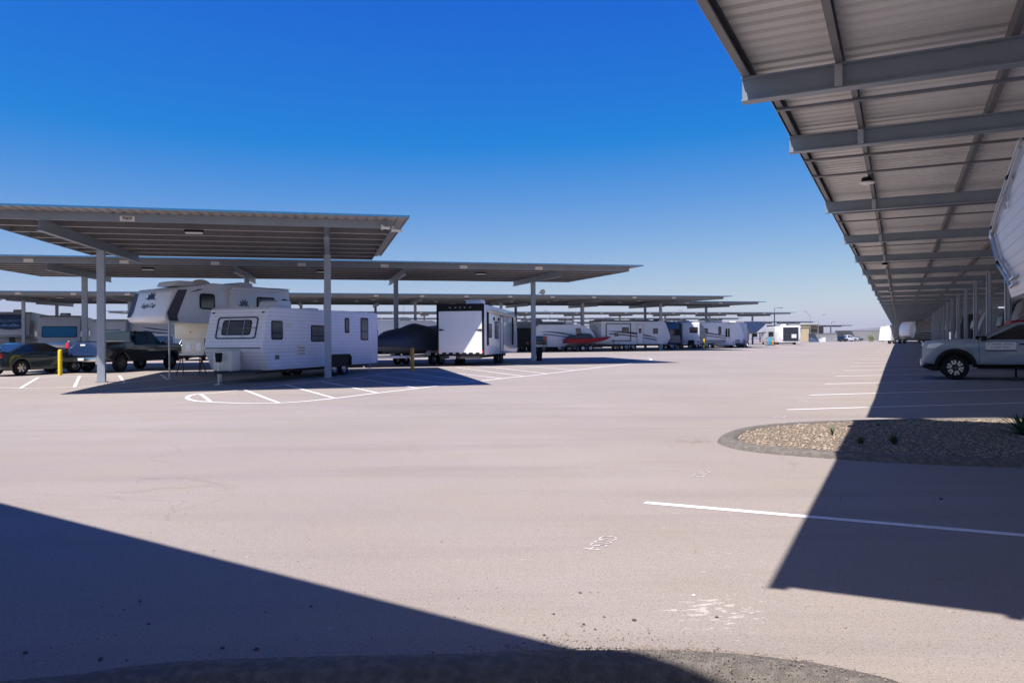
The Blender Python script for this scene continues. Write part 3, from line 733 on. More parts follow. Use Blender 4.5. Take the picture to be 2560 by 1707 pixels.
# upper slanted front: window with its hinged stone guard frame
A = Vector((hx+.36, 0, 1.32)); B = Vector((hx-.02, 0, zt-.08)); V = (B-A).normalized(); U = Vector((0,1,0)); Lf = (B-A).length
fo = MB(); fo.ring(rrect(-.80, .86, .22, 1.03, .10), rrect(-.76, .82, .26, .99, .08), A, U, V, .03); f = fo.build('stone_guard', 'stripe_dark', t)
w = MB(); w.plate(rrect(-.58, .62, .36, .92, .10), A, U, V, .014); w = w.build('window', 'black', t)
MB().plate(rrect(-.54, .58, .40, .88, .08), A + U.cross(V)*.0142, U, V, .004).build('pane', 'glass_grey', w)
b = MB(); N = U.cross(V)
for uu in (-.30, .34): b.tube(A+U*uu+V*.24+N*.045, A+U*uu+V*.99+N*.045, .012, 6)
b.tube(A+U*-.76+V*.60+N*.045, A+U*.82+V*.60+N*.045, .012, 6)
b.build('frame', 'alu', w)
for yy in (-1.05, 1.0): MB().box(hx+.0, hx+.035, yy-.05, yy+.05, zt-.22, zt-.17).build('marker_light', 'black', t)
MB().box(hx+.36, hx+.395, -1.12, 1.14, 1.19, 1.23).build('trim_strip', 'stripe_dark', t)
# propane cover, tongue, jack
pc = MB(); pc.prism([(hx+.42, .42), (hx+.98, .42), (hx+.98, 1.0), (hx+.92, 1.12), (hx+.46, 1.14), (hx+.42, 1.08)], .72); pc = pc.build('propane_cover', 'offwhite', t, bevel=.05)
tg = MB()
for yy in (-.85, .85):
    tg.add([(hx-.1, yy-.04, .34), (hx-.1, yy+.04, .34), (hx-.1, yy+.04, .44), (hx-.1, yy-.04, .44), (hx+1.35, -.04+yy*.04, .34), (hx+1.35, .04+yy*.04, .34), (hx+1.35, .04+yy*.04, .44), (hx+1.35, -.04+yy*.04, .44)],
           [(0,1,2,3),(7,6,5,4),(0,4,5,1),(1,5,6,2),(2,6,7,3),(3,7,4,0)])
tg.box(-hx+.1, hx, -.7, -.62, .30, .42); tg.box(-hx+.1, hx, .62, .7, .30, .42)
tg.build('tongue', 'frame', t)
j = MB().tube((hx+1.22, .05, -.02), (hx+1.22, .05, .35), .035, 8); j.box(hx+1.12, hx+1.32, -.05, .15, -.03, 0.0); j.tube((hx+1.22, .05, .35), (hx+1.22, .05, .75), .03, 8)
j.build('jack', 'alu', t); MB().tube((hx+1.22, .05, .74), (hx+1.22, .05, 1.06), .10, 10, .13).build('jack_motor', 'black', t, bevel=.02)
for (xx, yy) in ((hx-.3, -1.0), (-hx+.4, 1.0), (-hx+.4, -1.0)): MB().tube((xx, yy, -.05), (xx, yy, .42), .025, 6).build('stabiliser', 'alu', t)
ac(t, hx-2.2, zt+.02, 'white', 1.05, .8, .32); MB().box(hx-4.9, hx-4.3, -.3, .3, zt+.03, zt+.14).build('roof_vent', 'white', t, bevel=.02)
MB().box(-hx+1.0, -hx+1.6, -.3, .3, zt+.04, zt+.12).build('roof_vent', 'black', t, bevel=.02)

# ------------------------------------------------------------------ 2. truck camper on jacks
hd = Vector((math.sin(R(213)), math.cos(R(213)), 0)); fl = Vector((-13.3, 30.2, 0)); lft = Vector((-hd.y, hd.x, 0))
cc = fl - lft*1.32                       # front centre
t = thing('truck_camper', 'cream and grey truck camper standing on its own jacks behind the white trailer', 'truck camper', (cc.x, cc.y, .10), head(213))
def cx(s): return -s
capz = 2.22
prof = [(cx(.18), capz), (cx(-.02), capz+.06), (cx(-.10), capz+.22), (cx(.24), 3.44), (cx(.42), 3.58), (cx(2.1), 3.86), (cx(6.0), 3.80), (cx(6.05), 3.7), (cx(6.05), capz-.0)]
MB().prism(prof, 2.64, taper=lambda x, z: 1.32 if x < -.6 else 1.29).build('body', 'white', t, bevel=.07, seg=3)
MB().prism([(cx(1.98), 1.60), (cx(1.98), capz-.002), (cx(6.0), capz-.002), (cx(6.0), 1.60)], 2.42).build('wing', 'offwhite', t, bevel=.015)
MB().prism([(cx(2.0), .98), (cx(2.0), 1.598), (cx(6.0), 1.598), (cx(6.0), .98)], 1.50).build('tub', 'offwhite', t, bevel=.02)
MB().box(cx(2.02), cx(1.90), -.80, .80, .92, .975).build('tub_lip', 'plate', t)
for yy in (-.45, .25): MB().box(cx(1.998), cx(1.985), yy, yy+.35, 1.1, 1.42).build('hatch', 'white', t)
MB().tube((cx(1.97), -.1, 1.88), (cx(1.96), -.1, 1.88), .03, 8).build('hatch', 'ink', t)
# nose: dark bands along both edges of the cap, lettering, emblem
A = Vector((cx(-.10)+.008, 0, capz+.26)); B = Vector((cx(.24)+.008, 0, 3.42)); V = (B-A).normalized(); U = Vector((0,1,0)); Lf = (B-A).length; N = U.cross(V)
for s_ in (-1,):
    mb = MB(); mb.plate([(s_*1.22, -.02), (s_*1.02, -.02), (s_*.92, .16), (s_*.96, Lf), (s_*1.22, Lf+.02)][::(-1 if s_ > 0 else 1)], A - N*.004, U, V, .012); mb.build('nose_band', 'stripe_purple', t, smooth=False)
for s_ in (-1, 1):
    curveband(t, [(cx(-.06), 2.34), (cx(.42), 2.30)], [(cx(.42), 3.36), (cx(.98), 3.56)], 1.322, s_, 'stripe_purple') if False else None
mb = MB(); mb.plate([(-u, v) for u, v in [(cx(.06), 2.30), (cx(.46), 2.28), (cx(.42), 2.50), (cx(.86), 3.54), (cx(.46), 3.52), (cx(-.02), 2.60)]][::-1], (0, 1.322, 0), (-1,0,0), (0,0,1), .006); mb.build('nose_band', 'stripe_purple', t, smooth=False)
mb = MB(); mb.plate([(cx(.06), 2.30), (cx(.46), 2.28), (cx(.42), 2.50), (cx(.86), 3.54), (cx(.46), 3.52), (cx(-.02), 2.60)], (0, -1.322, 0), (1,0,0), (0,0,1), .006); mb.build('nose_band', 'stripe_purple', t, smooth=False)
text_mesh('Eagle Cap', .25, A + U*-.02 + V*.45, U, V, t, 'stripe_dark', shear=.45, t=.006, bold=.004, sx=.92)
bird = [(-.42, .02), (-.22, .10), (-.28, .26), (-.12, .20), (-.10, .34), (0, .24), (.10, .36), (.14, .20), (.30, .28), (.22, .10), (.40, -.06), (.20, .02), (.08, -.02), (.0, .04), (-.12, -.03), (-.24, .02)]
MB().plate([(u*.9, v*.9) for u, v in bird][::-1], A + V*.72 + N*.002, U, V, .006).build('emblem', 'stripe_dark', t, smooth=False)
text_mesh('EAGLE CAP', .07, A + V*1.12, U, V, t, 'plate', t=.006)
window(t, 's', cx(2.12), cx(1.42), 2.78, 3.42, 1.322, 1, r=.12)
curveband(t, [(cx(1.35), 3.50), (cx(.98), 3.44)], [(cx(1.6), 3.60), (cx(1.35), 3.58)], 1.322, 1, 'stripe_grey')
# slide-out
so = MB().box(cx(5.38), cx(2.78), 1.322, 1.58, 2.30, 3.66).build('slide_out', 'white', t, bevel=.02)
window(t, 's', cx(4.95), cx(4.0), 2.75, 3.38, 1.582, 1, glass='glass_grey', r=.10)
MB().plate([(u*.75, v*.9) for u, v in bird][::-1], (cx(3.35), 1.582, 2.95), (-1,0,0), (0,0,1), .005).build('emblem', 'stripe_grey', t, smooth=False)
aw = MB().box(cx(5.42), cx(2.72), 1.585, 1.68, 3.62, 3.72); aw.build('awning', 'white', t, bevel=.02)
window(t, 's', cx(5.9), cx(5.5), 2.75, 3.35, 1.322, 1, glass='glass_grey', r=.10)
MB().box(cx(6.1), cx(5.2), -1.0, 1.26, 3.80, 3.83).build('roof_edge', 'silverstripe', t)
for (s0, s1, h, mm, y) in ((.75, 1.75, .16, 'white', .0), (3.7, 4.6, .14, 'white', .3)): ac(t, -(s0+s1)/2, 3.72+.1*(s0 > 2), mm, s1-s0, 1.2, .22)
MB().dome((cx(2.25), .2, 3.82), .42, .42, .26).build('satellite_dome', 'offwhite', t)
for (sx_, yy) in ((.10, 1.28), (5.85, 1.28), (5.85, -1.28)):
    lg = MB().tube((cx(sx_), yy, 1.0), (cx(sx_), yy, 2.45), .045, 8); lg.tube((cx(sx_), yy, -.02), (cx(sx_), yy, 1.0), .033, 8); lg.box(cx(sx_)-.1, cx(sx_)+.1, yy-.1, yy+.1, -.05, .0)
    lg.box(cx(sx_)-.03, cx(sx_)+.03, min(yy, yy-.08*(1 if yy > 0 else -1)), max(yy, yy-.08*(1 if yy > 0 else -1)), 2.3, 2.42); lg.build('jack_leg', 'alu', t)
# sawhorses below the tub
def sawhorse(px, Y, h, rz, label):
    p = XY(px, Y); t = thing('sawhorse', label, 'stand', p, rz, 'red stands under the camper')
    for sx_ in (-.42, .42):
        for sy in (-1, 1):
            MB().tube((sx_, sy*.04, h-.05), (sx_*1.25, sy*.30, -.01), .022, 6).build('leg', 'rust', t)
    MB().box(-.55, .55, -.05, .05, h-.07, h).build('crossbar', 'frame', t); return t
sawhorse(478, 33.4, .82, .9, 'dark red A-frame stand under the camper tub, left of the trailer nose')
sawhorse(530, 35.2, .80, .5, 'dark red A-frame stand half hidden behind the white trailer nose')

# ------------------------------------------------------------------ cars
def arc_pts(cx_, cz, r, a0, a1, n=7): return [(cx_+r*math.cos(R(a0+(a1-a0)*i/n)), cz+r*math.sin(R(a0+(a1-a0)*i/n))) for i in range(n+1)]
def car(name, label, cat, loc, beta, paint, L=4.6, W=1.8, r=.33, wb=2.7, front_o=.9, sill=.26, belt=.92, top=1.42, hood=.86, deck=.95,
        roof=(-.9, .35), wsb=.95, rwb=-1.7, pick=None, bumper=None, rim='rim', style='spoke', glass='glass', arch=.06, bedh=None, tail='redlamp', cladding=None, group=None):
    t = thing(name, label, cat, loc, head(beta), group); xf = L/2; xr = -L/2; fw = xf-front_o; rw = fw-wb; ar = r+arch
    bp = [(xf-.10, sill+.05), (xf, sill+.2), (xf-.02, hood-.28), (xf-.10, hood-.10), (xf-.35, hood), (wsb, belt-.01), (wsb-.2, belt+.02)]
    if pick: bp = [(xf-.06, sill+.04), (xf+.01, sill+.14), (xf, hood-.26), (xf-.03, hood-.08), (xf-.16, hood-.005), (xf-.5, hood+.03), (wsb+.1, hood+.06), (wsb, belt+.0), (wsb-.2, belt+.02)]
    if pick: bp += [(pick, belt+.02), (pick-.01, bedh or belt+.03), (xr+.03, bedh or belt+.03), (xr, (bedh or belt)-.06), (xr, sill+.22), (xr+.05, sill+.14)]
    else: bp += [(rwb, belt+.02), (xr+.18, deck), (xr+.03, deck-.05), (xr-.0, deck-.25), (xr+.02, sill+.15), (xr+.12, sill+.04)]
    bp += [(rw-ar, sill)] + arc_pts(rw, r, ar, 180+math.degrees(math.asin(max(-1, min(1, (r-sill)/ar)))), -math.degrees(math.asin(max(-1, min(1, (r-sill)/ar)))), 10)[0:]
    bp += arc_pts(fw, r, ar, 180+math.degrees(math.asin(max(-1, min(1, (r-sill)/ar)))), -math.degrees(math.asin(max(-1, min(1, (r-sill)/ar)))), 10)
    # arcs go over the top of each wheel
    ts = max(-1, min(1, (sill-r)/ar)); a_ = math.degrees(math.asin(ts))
    body = bp[:bp.index((rw-ar, sill))]
    body += arc_pts(rw, r, ar, 180-a_, a_, 12) + arc_pts(fw, r, ar, 180-a_, a_, 12)
    def hw(x, z):
        k = 0
        if x > xf-.55: k = ((x-(xf-.55))/.55)**2*(.08 if pick else .13)
        if x < xr+.4: k = ((xr+.4-x)/.4)**2*.06
        return W/2 - k - (.03 if z > belt-.02 and not pick else 0)
    MB().prism(body, W, taper=hw).build('body', paint, t, bevel=.035, seg=3)
    # greenhouse
    gr, gf = roof; gh = [(wsb, belt), (gf, top-.04), (gf-.15, top), (gr+.12, top), (gr, top-.04), (rwb, belt)]
    gw = lambda x, z: W/2-.05-(z-belt)*.30
    ca = MB().prism(gh, W, taper=gw).build('cabin', paint, t, bevel=.035, seg=2)
    for s_ in (-1, 1):
        h = top-.10-belt; sl = .30
        def q(x, z): return Vector((x, s_*(W/2-.05-(z-belt)*.30+.006), z))
        kf = (wsb-gf)/(top-belt); kr = (gr-rwb)/(top-belt)
        zs0, zs1 = belt+.05, top-.09
        xa = rwb+kr*(zs0-belt)+.12; xb = wsb-kf*(zs0-belt)-.16; xc = gf-.10; xd = gr+.12
        mid = (xa+xb)/2-.05
        for (p0, p1, p2, p3) in ((xa, mid-.03, mid-.03, xd), (mid+.03, xb, xc, mid+.03)):
            quad = [q(p0, zs0), q(p1, zs0), q(p2, zs1), q(p3, zs1)]
            off = Vector((0, -.012*s_, 0))
            MB().add(quad + [v+off for v in quad], [(0,1,2,3),(7,6,5,4),(0,4,5,1),(1,5,6,2),(2,6,7,3),(3,7,4,0)]).build('side_window', glass, t)
    for (xa, za, xb, zb_, nm) in ((wsb, belt, gf, top-.04, 'windshield'), (rwb, belt, gr, top-.04, 'rear_window')):
        A = Vector((xa, 0, za)); B = Vector((xb, 0, zb_)); V = (B-A).normalized(); Ln = (B-A).length; sg = 1 if nm == 'windshield' else -1
        U = Vector((0, sg, 0)); N = U.cross(V)
        w0, w1 = W/2-.13, W/2-.05-(top-.04-belt)*.30-.07
        MB().plate([(-w0, .06), (w0, .06), (w1, Ln-.06), (-w1, Ln-.06)], A+N*.004, U, V, .008).build(nm, glass, t)
    for (xw) in (fw, rw):
        for s_ in (-1, 1): wheel(t, xw, s_*(W/2-.115), r, .23, s_, rim, style)
    # dark inner wheel wells and underbody
    MB().box(rw-ar-.1, fw+ar+.1, -W/2+.28, W/2-.28, sill-.02, sill+.12).build('underbody', 'frame', t)
    for xw in (fw, rw): MB().box(xw-ar+.01, xw+ar-.01, -W/2+.23, W/2-.23, sill, r+ar-.02).build('wheel_well', 'black', t)
    if cladding:
        for xw in (fw, rw):
            for s_ in (-1, 1):
                po = arc_pts(xw, r, ar+.10, 180-a_*.6, a_*.6, 14); pi = arc_pts(xw, r, ar-.012, 180-a_*.6, a_*.6, 14)
                ply = po + pi[::-1]; mb = MB()
                if s_ > 0: mb.plate([(-u, v) for u, v in ply][::-1], (0, W/2-.02, 0), (-1,0,0), (0,0,1), .055)
                else: mb.plate(ply, (0, -W/2+.02, 0), (1,0,0), (0,0,1), .055)
                mb.build('fender_flare', cladding, t, smooth=False)
    for s_ in (-1, 1):                            # lamps, mirrors, handles
        MB().box(xr-.012, xr+.12, min(s_*(W/2-.26), s_*(W/2-.045)), max(s_*(W/2-.26), s_*(W/2-.045)), deck-.30 if not pick else (bedh or belt)-.42, deck-.12 if not pick else (bedh or belt)-.03).build('tail_light', tail, t, bevel=.02)
        MB().box(xf-.30, xf-.035, min(s_*(W/2-.42), s_*(W/2-.125)), max(s_*(W/2-.42), s_*(W/2-.125)), hood-.26, hood-.13).build('headlight', 'lens', t, bevel=.03)
        MB().box(wsb-.28, wsb-.12, min(s_*(W/2-.02), s_*(W/2+.17)), max(s_*(W/2-.02), s_*(W/2+.17)), belt+.02, belt+.17).build('mirror', 'black' if cladding else paint, t, bevel=.03)
    return t
# silver pickup at right
p = G(2390, 949); fwl = Vector((p.x, p.y, 0)); hv = -bR; lf = Vector((-hv.y, hv.x, 0))
Ls = 5.39; W_ = 1.89; fo = .93
ctr = fwl - hv*(Ls/2-fo) - lf*(W_/2-.115)
beta_s = math.degrees(math.atan2(hv.x, hv.y))
t = car('pickup_truck', 'silver crew cab pickup with black fender flares under the right canopy', 'pickup truck', (ctr.x, ctr.y, gz(ctr.x, ctr.y)), beta_s, 'silver',
        L=Ls, W=W_, r=.395, wb=3.24, front_o=fo, sill=.50, belt=1.24, top=1.84, hood=1.27, deck=1.25, roof=(-1.2, .12), wsb=1.18, rwb=-1.38, pick=-1.42, bedh=1.32, rim='rim_dark', style='pads', cladding='black', arch=.12)
t.scale = (1.06, 1.06, 1.06); t.location.x += .09; xf = Ls/2
MB().box(xf-.08, xf+.05, -.80, .80, .42, .66).build('bumper', 'silver', t, bevel=.05)
MB().plate(rrect(-.52, .52, .68, 1.08, .08), (xf-.005, 0, 0), (0,1,0), (0,0,1), .02).build('grille', 'black', t)
mb = MB(); mb.prism([(xf+.02, .40), (xf-.30, .28), (xf-.62, .30), (xf-.55, .46), (xf, .47)], 1.7); mb.build('skid_plate', 'black', t, bevel=.02)
for s_ in (-1, 1):
    for x0, x1 in ((-.22, .02), (-1.15, -.91)):
        mb = MB(); sideplate(mb, x0, x1, 1.12, 1.165, W_/2+.004, s_, .03, .015); mb.build('door_handle', 'black', t)
    for xx in (1.10, -.28, -1.24):
        mb = MB(); sideplate(mb, xx-.006, xx+.006, .56, 1.23, W_/2-.004, s_, .006, .002); mb.build('door_gap', 'black', t)
    mb = MB(); mb.box(-1.0, 1.15, min(s_*.80, s_*.98), max(s_*.80, s_*.98), .36, .43); mb.build('running_board', 'black', t, bevel=.02)
    mb = MB(); sideplate(mb, .10, .92, .98, 1.20, W_/2+.002, s_, .004, .01); sg = mb.build('door_sign', 'silverstripe', t)
    for zz, a0, a1 in ((1.145, .20, .88), (1.05, .30, .78)):
        n = 11
        for k in range(n):
            if (k*7) % 5 == 3: continue
            m2 = MB(); xa = a0+(a1-a0)*k/n; sideplate(m2, xa, xa+(a1-a0)/n*.7, zz-.018, zz+.018, W_/2+.0062, s_, .001, .004)
            m2.build('lettering', 'stripe_grey', sg, smooth=False)
    mb = MB(); sideplate(mb, .08, .94, .92, .945, W_/2+.002, s_, .006, .005); mb.build('stripe', 'stripe_dark', t)
for s_ in (-1, 1): MB().box(xf-.16, xf+.015, min(s_*.62, s_*.80), max(s_*.62, s_*.80), .66, .80).build('fog_light', 'black', t, bevel=.02)
for s_ in (-1, 1):
    pts = [(xf-.62, 1.17), (xf-.46, 1.20), (xf-.17, 1.16), (xf-.12, 1.02), (xf-.34, 1.01)]
    mb = MB()
    if s_ > 0: mb.plate([(-u, v) for u, v in pts][::-1], (0, W_/2-.075, 0), (-1,0,0), (0,0,1), .06)
    else: mb.plate(pts, (0, -W_/2+.075, 0), (1,0,0), (0,0,1), .06)
    mb.build('headlight', 'lens', t, bevel=.01)
# black pickup under first canopy
bc = Vector((-18.9, 38.5, 0)); b = 13
t = car('pickup_truck', 'black extended cab pickup with blue tinted tailgate, seen from behind under the nearest canopy', 'pickup truck', (bc.x, bc.y, gz(0, bc.y)), b, 'blackpaint',
        L=5.8, W=2.0, r=.40, wb=3.6, front_o=.95, sill=.48, belt=1.25, top=1.92, hood=1.28, deck=1.3, roof=(-.55, .75), wsb=1.45, rwb=-.75, pick=-.82, bedh=1.40, rim='rim_dark', glass='glass_blue', arch=.09)
xr = -2.9
MB().plate([(-u, v) for u, v in rrect(-.78, .78, .78, 1.385, .04)][::-1], (xr-.001, 0, 0), (0,-1,0), (0,0,1), .03).build('tailgate', 'bluepaint', t)
MB().box(xr-.045, xr-.0315, -.13, .13, 1.22, 1.30).build('handle', 'plate', t)
MB().box(xr-.16, xr-.02, -.95, .95, .50, .70).build('bumper', 'chrome', t, bevel=.03)
MB().box(xr-.175, xr-.161, -.15, .15, .55, .67).build('licence_plate', 'plate', t)
tc_ = MB().prism([(xr+.1, 1.41), (-.9, 1.41), (-.9, 1.90), (-1.05, 1.93), (xr+.7, 1.62+.25), (xr+.25, 1.45)], 1.80, taper=lambda x, z: .96-(z-1.41)*.25)
for s_ in (-1, 1): MB().box(xr+.15, -1.0, min(s_*.90, s_*.99), max(s_*.90, s_*.99), 1.402, 1.45).build('bed_rail', 'silverstripe', t, bevel=.01)
MB().prism([(-.95, 1.45), (-.82, 1.45), (-.80, 1.88), (-.93, 1.88)], 1.7).build('rack', 'glass_blue', t)
# coupe
t = car('coupe', 'dark green coupe with rear spoiler at the far left edge, under the nearest canopy', 'car', (-21.5, 35.3, gz(0, 35.2)), 22, 'coupe', L=4.5, W=1.78, r=.33, wb=2.6, front_o=.95, sill=.24, belt=.98, top=1.40, hood=.90, deck=1.06, roof=(-1.0, .05), wsb=.95, rwb=-1.85, rim='rim', glass='glass')
mb = MB(); mb.prism([(-2.18, 1.17), (-1.95, 1.20), (-1.95, 1.175), (-2.18, 1.15)], 1.3)
for yy in (-.55, .55): mb.box(-2.1, -2.02, yy-.02, yy+.02, 1.04, 1.16)
mb.build('spoiler', 'coupe', t)
MB().box(-2.265, -2.245, -.22, .22, .62, .74).build('licence_plate', 'plate', t)

# ------------------------------------------------------------------ generic recreational vehicles
def rv(name, label, cat, loc, beta, L=8.0, W=2.5, H=3.0, zb=.5, style='travel', body='white', low=None, roofc=None, stripes='stripe_grey', wins=None, door=None,
       rear=None, front=None, nac=1, axles=2, wx=-.6, cap=None, group=None, ladder=False, sides=(1, -1), swoosh=1, frame='black', glass='glass'):
    t = thing(name, label, cat, loc, head(beta), group); hx = L/2
    if style == 'travel': prof = [(hx-.12, zb), (hx+.28, zb+.6), (hx+.26, zb+1.0), (hx-.25, H-.25), (hx-.55, H), (-hx+.1, H), (-hx, H-.12), (-hx, zb)]
    elif style == 'fifth': prof = [(hx-2.6, zb), (hx-2.5, 1.55), (hx-2.3, 1.72), (hx-.2, 1.72), (hx+.05, 1.95), (hx-.05, 2.5), (hx-.75, H-.12), (hx-1.1, H), (-hx+.1, H), (-hx, H-.12), (-hx, zb)]
    elif style == 'motor': prof = [(hx-.02, zb), (hx+.1, zb+.3), (hx+.1, 1.35), (hx-.12, H-.5), (hx-.25, H-.12), (hx-.6, H), (-hx+.1, H), (-hx, H-.12), (-hx, zb)]
    elif style == 'curved': prof = [(hx-.12, zb), (hx+.15, zb+.5), (hx, 1.6), (hx-.45, 2.2), (hx-1.1, H-.15), (hx-1.7, H), (-hx+.3, H), (-hx+.05, H-.25), (-hx, zb)]
    else: prof = [(hx, zb), (hx, H-.1), (hx-.1, H), (-hx+.1, H), (-hx, H-.1), (-hx, zb)]
    MB().prism(prof, W).build('body', body, t, bevel=.05, seg=2)
    y = W/2
    if low:
        x1 = hx-2.7 if style == 'fifth' else hx-.25
        for s_ in (-1, 1):
            mb = MB(); sideplate(mb, -hx+.06, x1, zb+.02, zb+.42, y, s_, .006, .02); mb.build('lower_panel', low, t)
    if roofc:
        MB().box(-hx+.02, hx-1.2 if style != 'box' else hx-.02, -y-.02, y+.02, H-.10, H+.03).build('roof_edge', roofc, t, bevel=.02)
    for s_ in sides:
        for (a0, a1, z0, z1) in (wins if wins is not None else ((.1*L, .1*L+.9, 1.55, 2.25), (-.22*L-.7, -.22*L, 1.6, 2.2))):
            window(t, 's', a0, a1, z0, z1, y, s_, frame, glass, r=.05)
        if door is not None:
            mb = MB(); sideplate(mb, door, door+.72, zb+.08, zb+2.0, y, s_, .015, .06); d = mb.build('door', body, t)
            mo = MB(); mo.ring([(u, v) for u, v in rrect(door-.03, door+.75, zb+.05, zb+2.03, .08)], [(u, v) for u, v in rrect(door, door+.72, zb+.08, zb+2.0, .06)], (0, s_*(y+.012) if s_ < 0 else y, 0), (1,0,0), (0,0,1), -.012 if s_ > 0 else .012)
            mo.build('frame', frame, d)
            window(d, 's', door+.2, door+.52, 1.75, 2.25, y+.016, s_, frame, glass, r=.04)
        if swoosh and stripes:
            n = 8; x0, x1 = -hx*.85, hx*.7; lo = []; hi = []
            for i in range(n+1):
                u = i/n; x = x0+(x1-x0)*u; z = 1.15+.55*math.sin(u*2.2)**2 if swoosh == 1 else 1.95-.75*u*u
                lo.append((x, z-.09*math.sin(u*3.14)-.01)); hi.append((x, z+.09*math.sin(u*3.14)+.01))
            curveband(t, lo, hi, y+.001, s_, stripes, t=.005)
            lo2 = [(a+.3, b-.30) for a, b in lo]; hi2 = [(a+.3, b-.36) for a, b in hi]
            curveband(t, lo2, [(a, b+.12) for a, b in lo2], y+.001, s_, stripes, t=.005)
    if rear:
        for (a0, a1, z0, z1) in rear: window(t, 'e', a0, a1, z0, z1, -hx, -1, frame, glass, r=.05)
    if front:
        for (a0, a1, z0, z1) in front: window(t, 'e', a0, a1, z0, z1, hx+.27, 1, frame, glass, r=.05)
    for s_ in (-1, 1):
        for k in range(axles): wheel(t, wx+(k-(axles-1)/2)*.82, s_*(y-.16), .36, .22, s_, 'rim', 'plain', n=14)
        MB().box(-hx-.012, -hx-.001, min(s_*(y-.25), s_*(y-.1)), max(s_*(y-.25), s_*(y-.1)), zb+.25, zb+.42).build('tail_light', 'redlamp', t)
    MB().box(-hx+.1, hx-(2.7 if style == 'fifth' else .4), -.55, .55, zb-.14, zb-.001).build('chassis', 'frame', t)
    if style in ('travel', 'curved', 'box'):
        mb = MB(); mb.add([(hx-.1,-.6,zb-.12),(hx-.1,.6,zb-.12),(hx+1.3,.05,zb-.12),(hx+1.3,-.05,zb-.12),(hx-.1,-.6,zb-.02),(hx-.1,.6,zb-.02),(hx+1.3,.05,zb-.02),(hx+1.3,-.05,zb-.02)], [(0,3,2,1),(4,5,6,7),(0,1,5,4),(1,2,6,5),(2,3,7,6),(3,0,4,7)])
        mb.tube((hx+1.15, 0, 0), (hx+1.15, 0, zb+.45), .04, 6); mb.build('tongue', 'frame', t)
    if style == 'fifth':
        mb = MB(); mb.box(hx-1.1, hx-.7, -.2, .2, 1.25, 1.719); mb.build('pin_box', 'frame', t)
        for s_ in (-1, 1): MB().tube((hx-2.8, s_*.9, 0), (hx-2.8, s_*.9, zb), .05, 6).build('landing_leg', 'alu', t)
    for k in range(nac): ac(t, hx*.25-k*L*.42, H+.01, body)
    if ladder:
        mb = MB()
        for yy in (.62, .92): mb.tube((-hx-.07, yy, .8), (-hx-.07, yy, H+.15), .018, 5)
        for k in range(7): mb.tube((-hx-.07, .62, 1.0+k*.3), (-hx-.07, .92, 1.0+k*.3), .014, 5)
        mb.build('ladder', 'alu', t)
    return t
def put(px, Y): p = XY(px, Y); return (p.x, p.y, p.z)
def putf(px, Y, beta, L): p = XY(px, Y); x, y = p.x-math.sin(R(beta))*L/2, p.y-math.cos(R(beta))*L/2; return (x, y, gz(x, y))

# ------------------------------------------------------------------ 8. toy hauler
p = Vector((-1.44, 40.6, 0)); hv = Vector((math.sin(R(11.8)), math.cos(R(11.8)), 0)); rt = Vector((hv.y, -hv.x, 0))
Lh = 8.6; W = 2.55; c = p - rt*(W/2) + hv*(Lh/2)
t = thing('toy_hauler_trailer', 'boxy white toy hauler trailer with black framed rear ramp door, seen from behind', 'toy hauler', (c.x, c.y, gz(0, 40.5)-.02), head(11.8))
hx = Lh/2; y = W/2
MB().prism([(hx-.1, .62), (hx+.1, 1.0), (hx+.05, 1.9), (hx-.35, 2.75), (hx-.75, 3.12), (-hx, 3.26), (-hx, .60)], W).build('body', 'white', t, bevel=.04)
f = MB()
f.ring(rrect(-y-.01, y+.01, .56, 3.28, .06), rrect(-y+.10, y-.11, .66, 2.90, .02), (-hx-.001, 0, 0), (0,-1,0), (0,0,1), .06)
f.build('rear_frame', 'black', t, smooth=False)
door = MB().box(-hx-.045, -hx-.002, -y+.115, y-.105, .68, 2.895).build('ramp_door', 'white', t)
for k in range(6):
    yy = -y+.35+k*.36; MB().box(-hx-.075, -hx-.046, yy-.10, yy+.10, .62, .74).build('hinge', 'black', door)
for s_ in (-1, 1):
    MB().box(-hx-.08, -hx-.046, min(s_*.98, s_*1.14), max(s_*.98, s_*1.14), 1.88, 1.96).build('latch', 'black', door); MB().tube((-hx-.07, s_*.86, 1.92), (-hx-.07, s_*1.02, 1.92), .02, 6).build('latch', 'black', door)
    MB().box(-hx-.085, -hx-.062, min(s_*1.17, s_*1.25), max(s_*1.17, s_*1.25), .72, .84).build('tail_light', 'redlamp', t)
MB().box(-hx-.075, -hx-.062, .25, .60, .40, .56).build('licence_plate', 'plate', t)
for yy in (-.55, -.25, .0, .25, .55): MB().box(-hx-.085, -hx-.061, yy-.035, yy+.035, 3.07, 3.10).build('marker_light', 'offwhite', t)
MB().box(-hx-.05, -hx+.1, -1.1, 1.1, .42, .55).build('bumper', 'frame', t)
for xx in (.9, .1):
    wheel(t, -.9+xx, -y+.14, .38, .24, -1, 'rim_dark', 'spoke'); wheel(t, -.9+xx, y-.14, .38, .24, 1, 'rim_dark', 'plain')
MB().box(-hx+.1, hx-.3, -.6, .6, .42, .6).build('chassis', 'frame', t)
